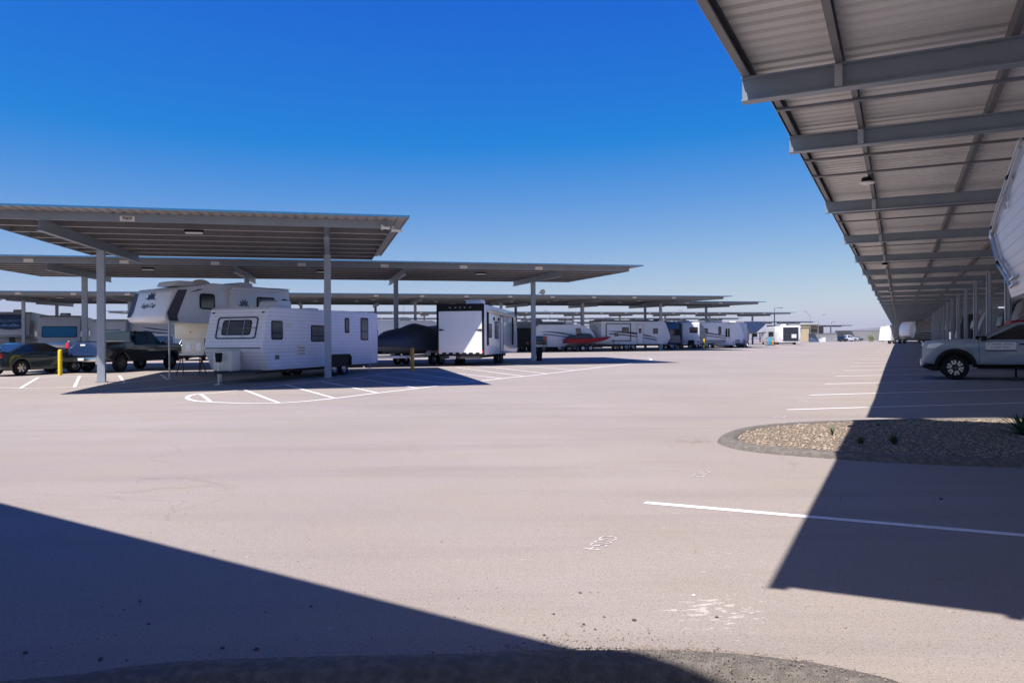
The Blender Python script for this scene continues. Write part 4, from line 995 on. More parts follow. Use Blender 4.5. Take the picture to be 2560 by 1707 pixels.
for s_ in (-1, 1):
    ysf = y
    window(t, 's', -3.35, -2.6, 1.5, 2.25, ysf, s_, glass='glass_grey'); window(t, 's', -1.9, -.95, 1.45, 2.4, ysf, s_, glass='glass_grey'); window(t, 's', 2.9, 3.3, 1.7, 2.4, ysf, s_, glass='glass_grey')
    mb = MB(); sideplate(mb, -.55, .2, .72, 2.72, ysf, s_, .015, .08); d = mb.build('door', 'white', t)
    po, pi = rrect(-.59, .24, .69, 2.76, .10), rrect(-.55, .20, .72, 2.72, .08)
    mo = MB(); mo.ring(po, pi, (0, s_*(ysf+.018), 0), (1,0,0), (0,0,1), .012); mo.build('frame', 'black', d)
    aw = MB(); aw.prism([(-3.9, 2.82), (2.9, 2.72), (2.9, 2.84), (-3.9, 2.98)], .0001, taper=None)
    aw = MB().tube((-3.75, s_*(ysf+.10), 2.92), (2.9, s_*(ysf+.10), 2.80), .085, 10); awo = aw.build('awning', 'offwhite', t)
    for xx in (-3.7, 2.7):
        MB().box(xx-.04, xx+.04, min(s_*(ysf+.016), s_*(ysf+.10)), max(s_*(ysf+.016), s_*(ysf+.10)), 1.1, 2.86).build('awning_arm', 'black', awo)
    for xx in (-2.1, -1.0): MB().box(xx-.07, xx+.07, min(s_*(ysf+.001), s_*(ysf+.05)), max(s_*(ysf+.001), s_*(ysf+.05)), 2.45, 2.62).build('lamp', 'black', t)
ac(t, -2.8, 3.22, 'white', 1.0, .85, .34, y=-.45)
ac(t, 1.4, 3.14, 'white')
# ------------------------------------------------------------------ 7. covered boat on trailer
def boat_hull(mb, L, W, z0, z1, n=12, flare=.25, rise=.25):
    secs = []
    for i in range(n+1):
        u = i/n; x = -L/2+L*u; w = W/2*(1 if u < .45 else max(.02, 1-((u-.45)/.55)**2.2)); k = z0+(rise*1.6)*max(0, u-.6)**2*3; zt_ = z1+rise*u*u
        secs.append([Vector((x, -w, zt_)), Vector((x, -w*(1-flare*.5), (k+zt_)/2-.05)), Vector((x, -w*.55, k+.08)), Vector((x, 0, k)), Vector((x, w*.55, k+.08)), Vector((x, w*(1-flare*.5), (k+zt_)/2-.05)), Vector((x, w, zt_))])
    mb.loft(secs)
def boat_trailer(t, L, W, axles=2, m='silverstripe', bow=1.5):
    fr = MB()
    for yy in (-W*.38, W*.38): fr.box(-L*.45, L*.3, yy-.05, yy+.05, .42, .54); fr.add([(L*.3, yy-.05, .42), (L*.3, yy+.05, .42), (L*.3, yy+.05, .54), (L*.3, yy-.05, .54), (L*.5+bow, -.05, .42), (L*.5+bow, .05, .42), (L*.5+bow, .05, .54), (L*.5+bow, -.05, .54)], [(0,1,2,3),(7,6,5,4),(0,4,5,1),(1,5,6,2),(2,6,7,3),(3,7,4,0)])
    fr.box(-L*.45, -L*.42, -W*.42, W*.42, .40, .55); fr.tube((L*.5+bow*.4, 0, .5), (L*.5+bow*.25, 0, 1.15), .04, 6); fr.tube((L*.5+bow*.85, 0, 0), (L*.5+bow*.85, 0, .8), .035, 6)
    fr.build('trailer_frame', m, t)
    for s_ in (-1, 1):
        for k in range(axles): wheel(t, -L*.12+(k-.5*(axles-1))*.8, s_*(W/2+.02), .33, .2, s_, 'rim', 'spoke', n=16)
        fe = [( -L*.12-.4*axles-.12, .52), (-L*.12-.4*axles, .78), (-L*.12+.4*axles, .78), (-L*.12+.4*axles+.12, .52), (-L*.12+.4*axles+.02, .52), (-L*.12+.4*axles-.06, .71), (-L*.12-.4*axles+.06, .71), (-L*.12-.4*axles-.02, .52)]
        mb = MB().plate(fe, (0, s_*(W/2+.02)-.13, 0), (1,0,0), (0,0,1), -.26); mb.build('trailer_fender', m, t)
bt = thing('covered_boat', 'motor boat under a dark blue fabric cover on a white trailer, beside the toy hauler', 'boat', put(1028, 43.2), head(207))
mb = MB(); boat_hull(mb, 6.2, 2.4, .62, 1.15); mb.build('hull', 'stripe_grey', bt)
secs = []
for i in range(15):
    u = i/14; x = -3.2+6.5*u; w = 1.26*(1 if u < .5 else max(.06, 1-((u-.5)/.5)**2.4)); zz = 1.12+.2*u*u
    hgt = 1.08*min(1, (1-u)*1.7+.10)**.75*min(1, u*7+.55) + .05*math.sin(u*19)
    secs.append([Vector((x, w*1.03*math.cos(a), zz-.18+(hgt+.18)*max(0, math.sin(a))**(.75)*(1+.03*math.sin(6*a+9*u)) - (.10 if a in (0, math.pi) else 0))) for a in [math.pi*k/12 for k in range(13)]])
MB().loft(secs).build('cover', 'cover', bt)
boat_trailer(bt, 6.2, 2.3, 2, 'plate', 1.3)
mb = MB()                                             # folded ladder rack on the trailer side
for xx in (-1.9, -1.55): mb.box(xx-.03, xx+.03, 1.30, 1.36, .55, 1.75)
for k in range(5): mb.box(-1.9, -1.55, 1.31, 1.35, .7+k*.22, .74+k*.22)
mb.build('ladder', 'silverstripe', bt)
m = MB().box(-3.75, -3.3, -.25, .25, .55, 1.45); m.tube((-3.6, 0, .25), (-3.6, 0, .7), .09, 8); m.build('outboard_motor', 'black', bt, bevel=.06)

# ------------------------------------------------------------------ row behind at far left (third canopy)
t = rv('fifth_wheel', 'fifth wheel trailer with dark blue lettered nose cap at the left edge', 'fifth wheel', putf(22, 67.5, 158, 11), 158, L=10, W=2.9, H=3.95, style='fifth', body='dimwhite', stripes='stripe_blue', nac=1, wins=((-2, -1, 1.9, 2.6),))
hx = 5.0
A = Vector((hx+.05+.004, 0, 1.95)); V = Vector((-.12, 0, .6)).normalized(); A2 = Vector((hx-.05, 0, 2.5)); B2 = Vector((hx-.75, 0, 3.83)); V2 = (B2-A2).normalized()
U = Vector((0,1,0)); N2 = U.cross(V2)
cap = [(-1.05, .02)] + [(-1.05+2.1*i/10, .02-.16*math.sin(math.pi*i/10)) for i in range(1, 10)] + [(1.05, .02), (1.12, 1.40), (-1.12, 1.40)]
MB().plate(cap, A2+N2*.004, U, V2, .02).build('nose_cap', 'bluecap', t, smooth=False)
text_mesh('ALLIANCE', .36, A2+V2*.72+N2*.022, U, V2, t, 'lightblue', t=.004, bold=.006, sx=1.1)
MB().plate([(-.8, .18), (-.45, .42), (-.1, .25), (.2, .45), (.65, .30), (.75, .15)][::-1], A2+N2*.026, U, V2, .004).build('emblem', 'lightblue', t, smooth=False)
band = [(-1.15+2.3*i/10, -.02-.17*math.sin(math.pi*i/10)) for i in range(11)]
MB().plate(band + [(a, b-.05) for a, b in band[::-1]], A2+N2*.02, U, V2, .01).build('nose_band', 'silverstripe', t, smooth=False)
# class A motorhome facing us
p = putf(149, 66.5, 158, 9); t = rv('motorhome', 'grey beige motorhome facing forward with wide blue windshield and mirrors', 'motorhome', p, 158, L=9, W=3.1, H=3.55, zb=.4, style='motor', body='grey_panel', nac=1, wins=((-2, -1, 1.7, 2.4),), swoosh=0, axles=1, wx=2.6)
hx = 4.5; A = Vector((hx+.1, 0, 1.35)); B = Vector((hx-.12, 0, 3.0)); V = (B-A).normalized(); U = Vector((0,1,0)); N = U.cross(V)
MB().plate(rrect(-1.32, 1.32, .32, 1.28, .1), A, U, V, .02).build('windshield_frame', 'black', t)
MB().plate(rrect(-1.26, 1.26, .38, 1.22, .08), A+N*.0202, U, V, .006).build('windshield', 'glass_blue', t)
MB().box(hx+.08, hx+.13, -.75, .75, .75, 1.2).build('grille', 'chrome', t, bevel=.01)
for k in range(4): MB().box(hx+.131, hx+.14, -.7, .7, .80+k*.1, .84+k*.1).build('grille_bar', 'black', t)
for s_ in (-1, 1):
    MB().box(hx+.06, hx+.13, min(s_*.9, s_*1.3), max(s_*.9, s_*1.3), .85, 1.15).build('headlight', 'lens', t, bevel=.02)
    m = MB().tube((hx, s_*1.45, 1.7), (hx+.2, s_*1.68, 1.85), .03, 6); m.box(hx+.12, hx+.24, min(s_*1.6, s_*1.78), max(s_*1.6, s_*1.78), 1.75, 2.2); m.build('mirror', 'plate', t, bevel=.02)
MB().dome((hx-1.5, .2, 3.5), .35, .35, .25).build('satellite_dome', 'white', t)
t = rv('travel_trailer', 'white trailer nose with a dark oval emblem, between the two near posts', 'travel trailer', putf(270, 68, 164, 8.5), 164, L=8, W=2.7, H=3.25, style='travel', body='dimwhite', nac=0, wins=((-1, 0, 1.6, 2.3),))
hx = 4.0; A = Vector((hx+.26, 0, 1.5)); B = Vector((hx-.25, 0, 3.0)); V = (B-A).normalized(); U = Vector((0,1,0))
po = [(.1+.52*math.cos(6.283*i/20), .42+.20*math.sin(6.283*i/20)) for i in range(20)]; pi = [(.1+.42*math.cos(6.283*i/20), .42+.11*math.sin(6.283*i/20)) for i in range(20)]
MB().ring(po, pi, A, U, V, .02).build('emblem', 'stripe_dark', t, smooth=False)
MB().plate([(-.5, .78), (.9, .78), (1.0, .90), (-.4, .86)], A, U, V, .012).build('stripe', 'stripe_grey', t, smooth=False)
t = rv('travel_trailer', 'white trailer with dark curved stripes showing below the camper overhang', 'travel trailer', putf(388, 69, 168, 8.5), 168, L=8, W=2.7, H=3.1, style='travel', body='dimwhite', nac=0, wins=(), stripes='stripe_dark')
hx = 4.0; A = Vector((hx+.26, 0, 1.5)); B = Vector((hx-.25, 0, 2.85)); V = (B-A).normalized()
for k in range(3):
    lo = [(-1.1+2.2*i/8, .15+k*.32+.30*(1-i/8)**2) for i in range(9)]
    MB().plate(lo + [(a, b+.05+.05*math.sin(math.pi*i/8)) for i, (a, b) in list(enumerate(lo))[::-1]], A, U, V, .012).build('stripe', 'stripe_dark', t, smooth=False)
car('suv', 'grey crew cab pickup glimpsed between the camper jack and the black pickup', 'car', put(412, 60), 168, 'suvgrey', L=5.2, W=1.95, r=.38, wb=3.2, sill=.4, belt=1.15, top=1.85, hood=1.15, deck=1.15, roof=(-1.6, .5), wsb=1.2, rwb=-2.2)
car('suv', 'dark suv standing behind the red stands under the camper', 'car', put(488, 56), 170, 'suvgrey', L=4.8, W=1.95, r=.36, wb=2.8, sill=.32, belt=1.05, top=1.72, hood=1.05, deck=1.1, roof=(-1.8, .5), wsb=1.1, rwb=-2.3)

# ------------------------------------------------------------------ third canopy row, middle and right
rv('travel_trailer', 'dark trailer directly behind the toy hauler, in shade left of the round floodlight post', 'travel trailer', put(1314, 79), 20, L=5.0, W=2.5, H=2.3, style='box', body='black', nac=0, wins=(), swoosh=0)
rv('travel_trailer', 'white trailer roof with curved stripe peeping behind the covered boat', 'travel trailer', put(985, 74), 62, L=9, W=2.5, H=3.1, style='fifth', body='white', stripes='stripe_dark', nac=1)
rv('travel_trailer', 'pale trailer with sweeping side stripe just right of the toy hauler', 'travel trailer', put(1318, 80), 66, L=9, W=2.5, H=3.0, style='travel', body='grey_panel', stripes='stripe_dark', nac=1)
car('pickup_truck', 'tall black pickup parked behind the post with the round floodlight', 'pickup truck', put(1354, 79), 14, 'blackpaint', L=5.6, W=2.0, r=.44, wb=3.5, sill=.6, belt=1.35, top=2.0, hood=1.4, deck=1.4, roof=(-.8, .7), wsb=1.4, rwb=-.95, pick=-1.0, bedh=1.5, rim='rim_dark')
car('suv', 'silver hatchback with red tail light beside the curved white trailer', 'car', put(1383, 80.5), 25, 'suvgrey', L=4.6, W=1.9, r=.34, wb=2.7, sill=.3, belt=1.1, top=1.72, hood=1.0, deck=1.25, roof=(-1.9, .3), wsb=.9, rwb=-2.25)
t = rv('travel_trailer', 'white trailer with curved nose and tinted nose window beside the red boat', 'travel trailer', put(1404, 78.5), 74, L=6.2, W=2.4, H=2.65, zb=.45, style='curved', body='white', stripes='stripe_grey', nac=1, wins=(), swoosh=2, axles=1)
mb = MB(); mb.plate([(1.15, 1.45), (1.85, 1.45), (1.55, 2.3), (1.05, 2.3)], (0, -1.2, 0), (1,0,0), (0,0,1), .012); mb.build('window', 'glass', t, smooth=False)
# red boat
bt = thing('open_boat', 'red and white open motor boat on a trailer behind a canopy post', 'boat', put(1470, 77.5), head(74))
mb = MB(); boat_hull(mb, 4.9, 2.2, .62, 1.2, rise=.22); mb.build('hull', 'white', bt)
secs = []
for i in range(13):
    u = i/12; x = -2.47+4.94*u; w = 1.115*(1 if u < .45 else max(.03, 1-((u-.45)/.55)**2.2)); zz = 1.2+.22*u*u
    secs.append([Vector((x, -w, zz+.02)), Vector((x, -w*.955, zz-.42*(1-u**5))), Vector((x, w*.955, zz-.42*(1-u**5))), Vector((x, w, zz+.02))])
MB().loft(secs).build('upper_hull', 'redpaint', bt)
MB().add([(-.2, -.9, 1.25), (.5, -.5, 1.25), (.5, .5, 1.25), (-.2, .9, 1.25), (-.5, -.85, 1.75), (.1, -.45, 1.72), (.1, .45, 1.72), (-.5, .85, 1.75)], [(0,1,5,4),(1,2,6,5),(2,3,7,6),(4,5,6,7),(0,3,2,1),(0,4,7,3)]).build('windshield', 'glass_grey', bt)
MB().prism([(-2.3, 1.22), (.1, 1.25), (-.1, 1.75), (-2.1, 1.5)], 1.8).build('cover', 'cover', bt, bevel=.08)
boat_trailer(bt, 4.9, 2.2, 2, 'frame', 1.0)
# white trailer with black trim, side on
t = rv('travel_trailer', 'side-on white trailer with black trimmed slide-out and door, right of the red boat', 'travel trailer', put(1572, 81), 66, L=8.0, W=2.5, H=3.05, zb=.62, style='travel', body='white', roofc='stripe_dark', stripes='stripe_dark', nac=2, swoosh=2,
       wins=((2.15, 2.75, 1.7, 2.25), (-1.6, -.8, 1.75, 2.35), (-2.5, -2.0, 1.45, 1.8)), door=.2, low=None)
sb = MB(); sb.ring(rrect(-3.5, -.55, .95, 2.75, .05), rrect(-3.42, -.63, 1.03, 2.67, .03), (0, -1.251, 0), (1,0,0), (0,0,1), .05); sb.build('slide_out_trim', 'stripe_dark', t, smooth=False)
mb = MB(); sideplate(mb, 2.6, 3.5, .66, 1.25, 1.25, -1, .012, .03); mb.build('hatch', 'white', t)
rv('motorhome', 'dark blue motorhome nose between the side-on trailer and the pale fifth wheel', 'motorhome', put(1634, 85), 70, L=5.0, W=2.5, H=3.0, zb=.55, style='motor', body='bluecap', roofc='stripe_dark', stripes='stripe_grey', nac=1, wins=((1.2, 2.5, 1.5, 2.2),), axles=1, wx=1.6, swoosh=0)
t = rv('travel_trailer', 'beige trailer side with black swoosh and black roof line, left of the arched white wall', 'travel trailer', put(1690, 90), 62, L=6.5, W=2.5, H=2.85, zb=.55, style='travel', body='grey_panel', roofc='stripe_dark', stripes='stripe_dark', nac=2, wins=((.9, 1.9, 1.6, 2.2),))
t = rv('travel_trailer', 'white arched trailer end wall with a single dark window', 'travel trailer', put(1717, 91), 5, L=7, W=1.9, H=2.95, zb=.45, style='box', body='white', nac=1, stripes=None, wins=(), rear=((-.75, .15, 1.75, 2.4),))
MB().box(-3.62, -3.5, -.35, .35, .45, .95).build('hitch_cover', 'black', t, bevel=.03)
t = rv('fifth_wheel', 'long white fifth wheel side with two grey stripes and a wide window', 'fifth wheel', put(1757, 92), 72, L=9, W=2.5, H=3.0, zb=.55, style='travel', body='white', low='grey_panel', stripes='stripe_grey', nac=1, wins=((-1.6, -.1, 1.7, 2.3), (1.3, 1.7, 1.6, 2.5)), swoosh=2)
t = rv('fifth_wheel', 'white fifth wheel rear wall with tall three part window and ladder', 'fifth wheel', put(1799, 96), 8, L=9, W=2.45, H=2.95, zb=.3, style='fifth', body='white', nac=1, stripes=None, wins=(), rear=((-.35, .35, 1.25, 2.25), (-.62, -.42, 1.25, 2.25), (.42, .62, 1.25, 2.25)), ladder=True, axles=2, wx=-2)
t = rv('fifth_wheel', 'pale blue striped trailer rear with dark window, next to the blue nosed trailer', 'fifth wheel', put(1833, 99), 10, L=8, W=2.4, H=2.95, zb=.35, style='box', body='white', nac=1, stripes=None, wins=(), rear=((-.1, .7, 1.6, 2.3),), ladder=True)
for yy in (-.75, -.6, -.48): MB().box(-4.012, -4.002, -yy-.03, -yy+.03, .5, 2.6).build('stripe', 'stripe_blue', t)
# blue nosed fifth wheel pointing right
t = rv('fifth_wheel', 'fifth wheel with dark blue and silver pointed nose, grey lower body, near the double post', 'fifth wheel', put(1858, 105), 76, L=5.4, W=2.5, H=3.35, zb=.6, style='fifth', body='taupe', nac=0, stripes=None, wins=())
mb = MB(); mb.plate([(.2, 1.75), (2.75, 1.95), (2.93, 2.1), (2.9, 2.5), (2.3, 3.2), (1.9, 3.3), (-.6, 3.3)], (0, -1.251, 0), (1,0,0), (0,0,1), .02); mb.build('nose_panel', 'bluecap', t, smooth=False)
mb = MB(); mb.plate([(1.2, 1.80), (2.75, 1.95), (2.93, 2.1), (2.9, 2.5), (2.6, 2.9)], (0, -1.272, 0), (1,0,0), (0,0,1), .01); mb.build('nose_band', 'whitecover', t, smooth=False)
# sunlit motorhome rear beyond the double post
t = rv('toy_hauler_trailer', 'white trailer with black rear wall carrying a small white sign, left of the building', 'trailer', put(1962, 128), 6, L=8, W=3.0, H=3.0, zb=.35, style='box', body='white', nac=1, stripes=None, wins=())
MB().plate([(-u, v) for u, v in rrect(-1.15, 1.2, .55, 2.75, .04)][::-1], (-4.001, 0, 0), (0,-1,0), (0,0,1), .03).build('rear_door', 'stripe_dark', t)
sg = MB().plate(rrect(.1, .85, 1.05, 1.65, .02), (-4.032, 0, 0), (0,-1,0), (0,0,1), .01).build('sign_plate', 'plate', t)
t2 = rv('travel_trailer', 'pale grey trailer side seen between the double post and the tall lamp pole', 'travel trailer', put(1926, 132), 20, L=7, W=2.6, H=2.9, zb=.4, style='box', body='grey_panel', nac=0, stripes=None, wins=(), rear=((-.6, .2, 1.3, 2.1),))
m = MB(); t = thing('utility_stand', 'bright cyan and orange utility cart below the double post', 'cart', put(1924, 112), 0)
MB().box(-.15, .15, -.15, .15, .05, 1.1).build('cyan_pipe', 'cyan', t, bevel=.03); MB().box(.35, .55, -.1, .1, .05, .7).build('orange_tank', 'orange', t, bevel=.03); MB().box(-.6, .75, -.3, .3, 0, .08).build('base', 'frame', t); MB().tube((-.6, 0, .9), (.0, 0, 1.3), .04).tube((0,0,1.3), (.7,0,.8), .04).build('frame', 'stripe_blue', t)

# ------------------------------------------------------------------ far buildings, walls, lamps
def building(label, px0, px1, Y, H, depth, m, wins=(), rz=0, name='building'):
    a = XY(px0, Y); b = XY(px1, Y); w = (b-a).length; t = thing(name, label, 'building', (a.x, a.y, a.z-.3), rz)
    MB().box(0, w, 0, depth, 0, H).build('wall', m, t); MB().box(-.2, w+.2, -.2, depth+.2, H, H+.25).build('roof', m, t, bevel=.02)
    for (x0, x1, z0, z1) in wins:
        wo = MB().box(x0*w, x1*w, -.06, -.001, z0, z1).build('window', 'frame', t); MB().box(x0*w+.12, x1*w-.12, -.075, -.0605, z0+.12, z1-.12).build('pane', 'glass', wo)
    return t
building('long dark brown building wall standing in canopy shade behind the far trailer', 1986, 2023, 245, 4.75, 4, 'stucco', ((.15, .45, 3.2, 4.3), (.15, .35, 1.2, 2.2)))
building('tan stucco building with one wide high window, lit by the sun', 2016, 2047, 262, 5.9, 8, 'stucco', ((.1, .85, 3.4, 4.4),))
building('small pinkish stucco building to the right of the tan one', 2048, 2059, 266, 5.2, 8, 'pinkwall', ((.15, .5, 2.6, 3.6), (.15, .5, 1.0, 1.9)))
def blockwall(label, px0, px1, Y, H, m, low=None):
    a = XY(px0, Y); b = XY(px1, Y); w = (b-a).length; t = thing('block_wall', label, 'wall', (a.x, a.y, a.z-.2), math.atan2(b.y-a.y, b.x-a.x))
    MB().box(0, w, 0, .4, 0, H).build('wall', m, t); MB().box(-.05, w+.05, -.05, .45, H, H+.12).build('coping', m, t)
    if low:
        n = w/6; pts = [(0, 0), (w, 0), (w, 1.2), (w*.80, 1.2), (w*.80, .95), (w*.68, .95), (w*.68, .7), (w*.58, .7), (w*.58, .45), (w*.42, .45), (w*.42, .7), (w*.32, .7), (w*.32, .95), (w*.2, .95), (w*.2, 1.2), (0, 1.2)]
        MB().plate([(a_, b_+.2) for a_, b_ in pts], (0, -.001, 0), (1,0,0), (0,0,1), .05).build('painted_band', low, t, smooth=False)
    return t
blockwall('grey enclosure wall with a white stepped lower band, sunlit', 2023, 2064, 205, 2.3, 'block', 'whitewall')
blockwall('darker grey enclosure wall segment right of the white banded one', 2064.5, 2093, 207, 2.4, 'block', 'grey_panel')
blockwall('long low perimeter wall across the far end of the lot', 2090, 2330, 262, 3.6, 'block')
car('pickup_truck', 'small white pickup parked far off by the perimeter wall', 'pickup truck', put(2120, 215), 82, 'white', L=5.2, W=1.9, r=.38, wb=3.2, sill=.4, belt=1.1, top=1.75, hood=1.1, deck=1.1, roof=(-.6, .6), wsb=1.2, rwb=-.8, pick=-.85, bedh=1.15)
car('car', 'dark green car next to the far white pickup', 'car', put(2101, 213), 60, 'coupe')
car('car', 'tiny grey car far off at the end of the lot, right of the white pickup', 'car', put(2139, 240), 80, 'suvgrey')
def lamp(px, Y, top_py, arm_dx, arm_up, label, r=.10, split=.0):
    p = XY(px, Y); d = ray(px, top_py); h = HC + d.z*Y - p.z; t = thing('lamp_post', label, 'lamp post', p, 0)
    MB().tube((0,0,-.1), (0,0,h-arm_up), r*1.1, 8, r*.7).build('pole', 'steel', t)
    MB().tube((0,0,h-arm_up), (arm_dx,0,h), r*.6, 6).build('arm', 'steel', t); s_ = 1 if arm_dx > 0 else -1
    MB().box(min(arm_dx, arm_dx+s_*.9), max(arm_dx, arm_dx+s_*.9), -.2, .2, h-.06, h+.10).build('lamp_head', 'steel', t, bevel=.03)
lamp(1936.5, 132, 770, .5, .02, 'tall straight lamp pole in front of the fifth canopy tip', .12)
lamp(2026, 250, 778, -1.3, 1.9, 'curved lamp pole leaning its arm to the left, above the tan building')
lamp(2046, 250, 787, 1.3, 1.7, 'curved lamp pole with its arm to the right, above the tan building')
lamp(2078.5, 215, 805, .1, .1, 'short mast with small fittings beside the grey enclosure wall', .1)
lamp(1375, 200, 777, -.7, .8, 'thin lamp pole rising behind the canopies, above the curved white trailer')
lamp(1712, 210, 776, -.8, .9, 'thin lamp pole rising behind the canopies, above the arched trailer end')
lamp(1010, 210, 762, .3, .3, 'thin lamp pole rising behind the canopies, left of the toy hauler')
# bollards
b0 = None
def bollard(px, py, label, m='yellow', h=1.07):
    p = G(px, py); t = thing('bollard', label, 'bollard', p, 0, 'painted steel bollards')
    MB().lathe([(.001, -.05), (.085, -.05), (.085, h-.05), (.07, h-.01), (.04, h+.015), (.001, h+.02)], 14, 'z').build('pipe', m, t); return t
bollard(150.5, 938, 'yellow bollard between the dark coupe and the black pickup', 'yellow', 1.1)
bollard(1031, 928, 'orange yellow bollard in shade beside the boat trailer', 'amber', 1.05)
bollard(1760.5, 871.8, 'yellow bollard before the arched white trailer end', 'yellow', 1.1)
bollard(1859.5, 864.8, 'weathered orange bollard before the blue striped trailer', 'amber', 1.1)
bollard(1998, 858, 'distant yellow bollard at the corner of the brown building', 'yellow', 1.1)
p = G(1348, 902); t = thing('trash_bin', 'narrow black bin standing beside the post with the round floodlight', 'bin', p, 0)
MB().tube((0,0,0), (0,0,.66), .17, 12, .21).build('bin_body', 'black', t); MB().tube((0,0,.661), (0,0,.72), .225, 12, .19).build('lid', 'black', t)

# ------------------------------------------------------------------ right side vehicles
def cover_mesh(L, W, H, seed):
    random.seed(seed); mb = MB(); secs = []
    for i in range(22):
        u = i/21; x = -L/2+L*u; e = 1-abs(2*u-1)**6*.35; hh = H*(1-.10*abs(2*u-1)**4) + .04*math.sin(u*23)
        ww = W/2*(1-.12*abs(2*u-1)**8)
        sec = []
        for k in range(17):
            a = k/16; s_ = 2*a-1
            yy = ww*max(-1, min(1, s_*1.9))*(1+.02*math.sin(u*31+k)) if abs(s_) < .53 else ww*math.copysign(1, s_)*(1+.025*math.sin(u*40+k*2))
            zz = hh+.03*math.cos(s_*9) if abs(s_) < .5 else hh*(1-(abs(s_)-.5)/.5)+.55*((abs(s_)-.5)/.5)
            sec.append(Vector((x, yy, zz)))
        secs.append([Vector((v.x - (.55*v.z/H if i > 18 else 0), v.y, v.z)) for v in sec])
    mb.loft(secs); return mb
t = thing('covered_camper', 'camper under a pale grey fabric cover at the far end of the lot', 'camper', put(2243, 128), head(248))
cover_mesh(5.8, 2.6, 3.05, 3).build('fabric_cover', 'whitecover', t)
for xx in (-.5, .5):
    for s_ in (-1, 1): wheel(t, xx, s_*1.05, .36, .22, s_, 'rim', 'plain', n=14)
t = rv('fifth_wheel', 'trailer with rounded white nose and dark brown side, right of the covered camper', 'fifth wheel', put(2312, 122), 262, L=6.5, W=2.5, H=3.55, zb=.7, style='curved', body='taupe', stripes='stripe_dark', nac=2, wins=())
MB().prism([(2.7, .9), (3.2, .95), (3.5, 1.5), (3.5, 2.3), (3.3, 3.0), (2.9, 3.45), (2.5, 3.5), (2.35, 2.2)], 2.56).build('nose_cap', 'white', t, bevel=.08)
# wake boat behind the pickup cab
bt = thing('wake_boat', 'red and black boat with angled tower, partly hidden by the silver pickup', 'boat', (0,0,0), math.atan2(bR.y, bR.x))
q = XY(2516, 32.5); bt.location = (q.x+3.2, q.y-.65, q.z)
mb = MB(); boat_hull(mb, 6.2, 2.3, .7, 1.55); mb.build('hull', 'blackpaint', bt)
secs = [[Vector((x, -w, 1.72)), Vector((x+dx, -w*1.01, 2.08)), Vector((x+dx, w*1.01, 2.08)), Vector((x, w, 1.72))] for x, w, dx in ((-3.15, 1.1, .18), (-2.6, 1.17, 0), (0, 1.17, 0), (1.8, .9, 0), (3.0, .15, 0))]
MB().loft(secs).build('upper_hull', 'redpaint', bt)
MB().plate([(-2.35+.09*math.cos(6.283*i/16), 1.90+.09*math.sin(6.283*i/16)) for i in range(16)], (0, -1.185, 0), (1,0,0), (0,0,1), .01).build('emblem', 'plate', bt, smooth=False)
mb = MB()
for yy in (-1.0, 1.0): mb.tube((-2.7, yy, 2.05), (-1.5, yy*.8, 3.0), .05, 8); mb.tube((-.6, yy, 2.05), (-1.5, yy*.8, 3.0), .05, 8)
mb.tube((-1.5, -.8, 3.0), (-1.5, .8, 3.0), .05, 8); mb.build('tower', 'alu', bt)
boat_trailer(bt, 6.2, 2.3, 2, 'frame', 1.2)
# near gooseneck trailer at right edge: side wall parallel to the row
Lg = 1.32; Wg = 2.45
tO = aR*0 + bR*(Lg+Wg/2)
t = thing('gooseneck_trailer', 'pale ribbed aluminium trailer nose with twin grey tubes, looming in at the right edge', 'trailer', (tO.x, tO.y, 0), math.atan2(aR.y, aR.x))
def tz(px, py):                         # side-wall point seen at that spot
    d = ray(px, py); k = Lg/(d.x*bR.x+d.y*bR.y); P = d*k; return (P.x*aR.x+P.y*aR.y, HC+P.z)
nose = [tz(2527, 745), tz(2505, 668), tz(2484, 592), tz(2489, 558), tz(2505, 505), tz(2532, 428), tz(2562, 342)]
zt_ = 3.95; last = nose[-1]
prof = [(-1.0, .55), (3.2, .55), (3.6, nose[0][1]-.35), (4.1, nose[0][1]-.02)] + nose + [(last[0]-.45, zt_-.06), (last[0]-.8, zt_), (-1.0, zt_)]
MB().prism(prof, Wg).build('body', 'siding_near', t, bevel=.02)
def off(pts, d):
    out = []
    for i, (x, z) in enumerate(pts):
        a = pts[max(0, i-1)]; b = pts[min(len(pts)-1, i+1)]; tx, tzz = b[0]-a[0], b[1]-a[1]; l = math.hypot(tx, tzz); out.append((x-tzz/l*d, z+tx/l*d))
    return out
for d in (.03, .13):
    pp = off(nose, d); pp = [(pp[0][0]-.75, pp[0][1]+.12), (pp[0][0]-.35, pp[0][1]+.10), (pp[0][0]-.05, pp[0][1]+.22)] + pp[1:]
    MB().path([(x, Wg/2+.045, z) for x, z in pp], .022, 8).build('tube_rail', 'alu', t)
for i in (1, 3, 5):
    x, z = off(nose, .08)[i]; MB().box(x-.09, x+.09, Wg/2+.02, Wg/2+.08, z-.018, z+.018).build('clip', 'black', t, bevel=.005)
x, z = tz(2520, 500)
for dz in (0, -.10): MB().tube((x+.02, Wg/2+.03, z+dz), (x-.30, Wg/2+.09, z+dz+.02), .022, 8).build('bracket', 'alu', t)
for px, py in ((2486, 470), (2503, 370)): pass
for s_ in (1, -1):
    for xx in (-.2, .7): wheel(t, xx, s_*(Wg/2-.15), .37, .22, s_, 'rim', 'plain')
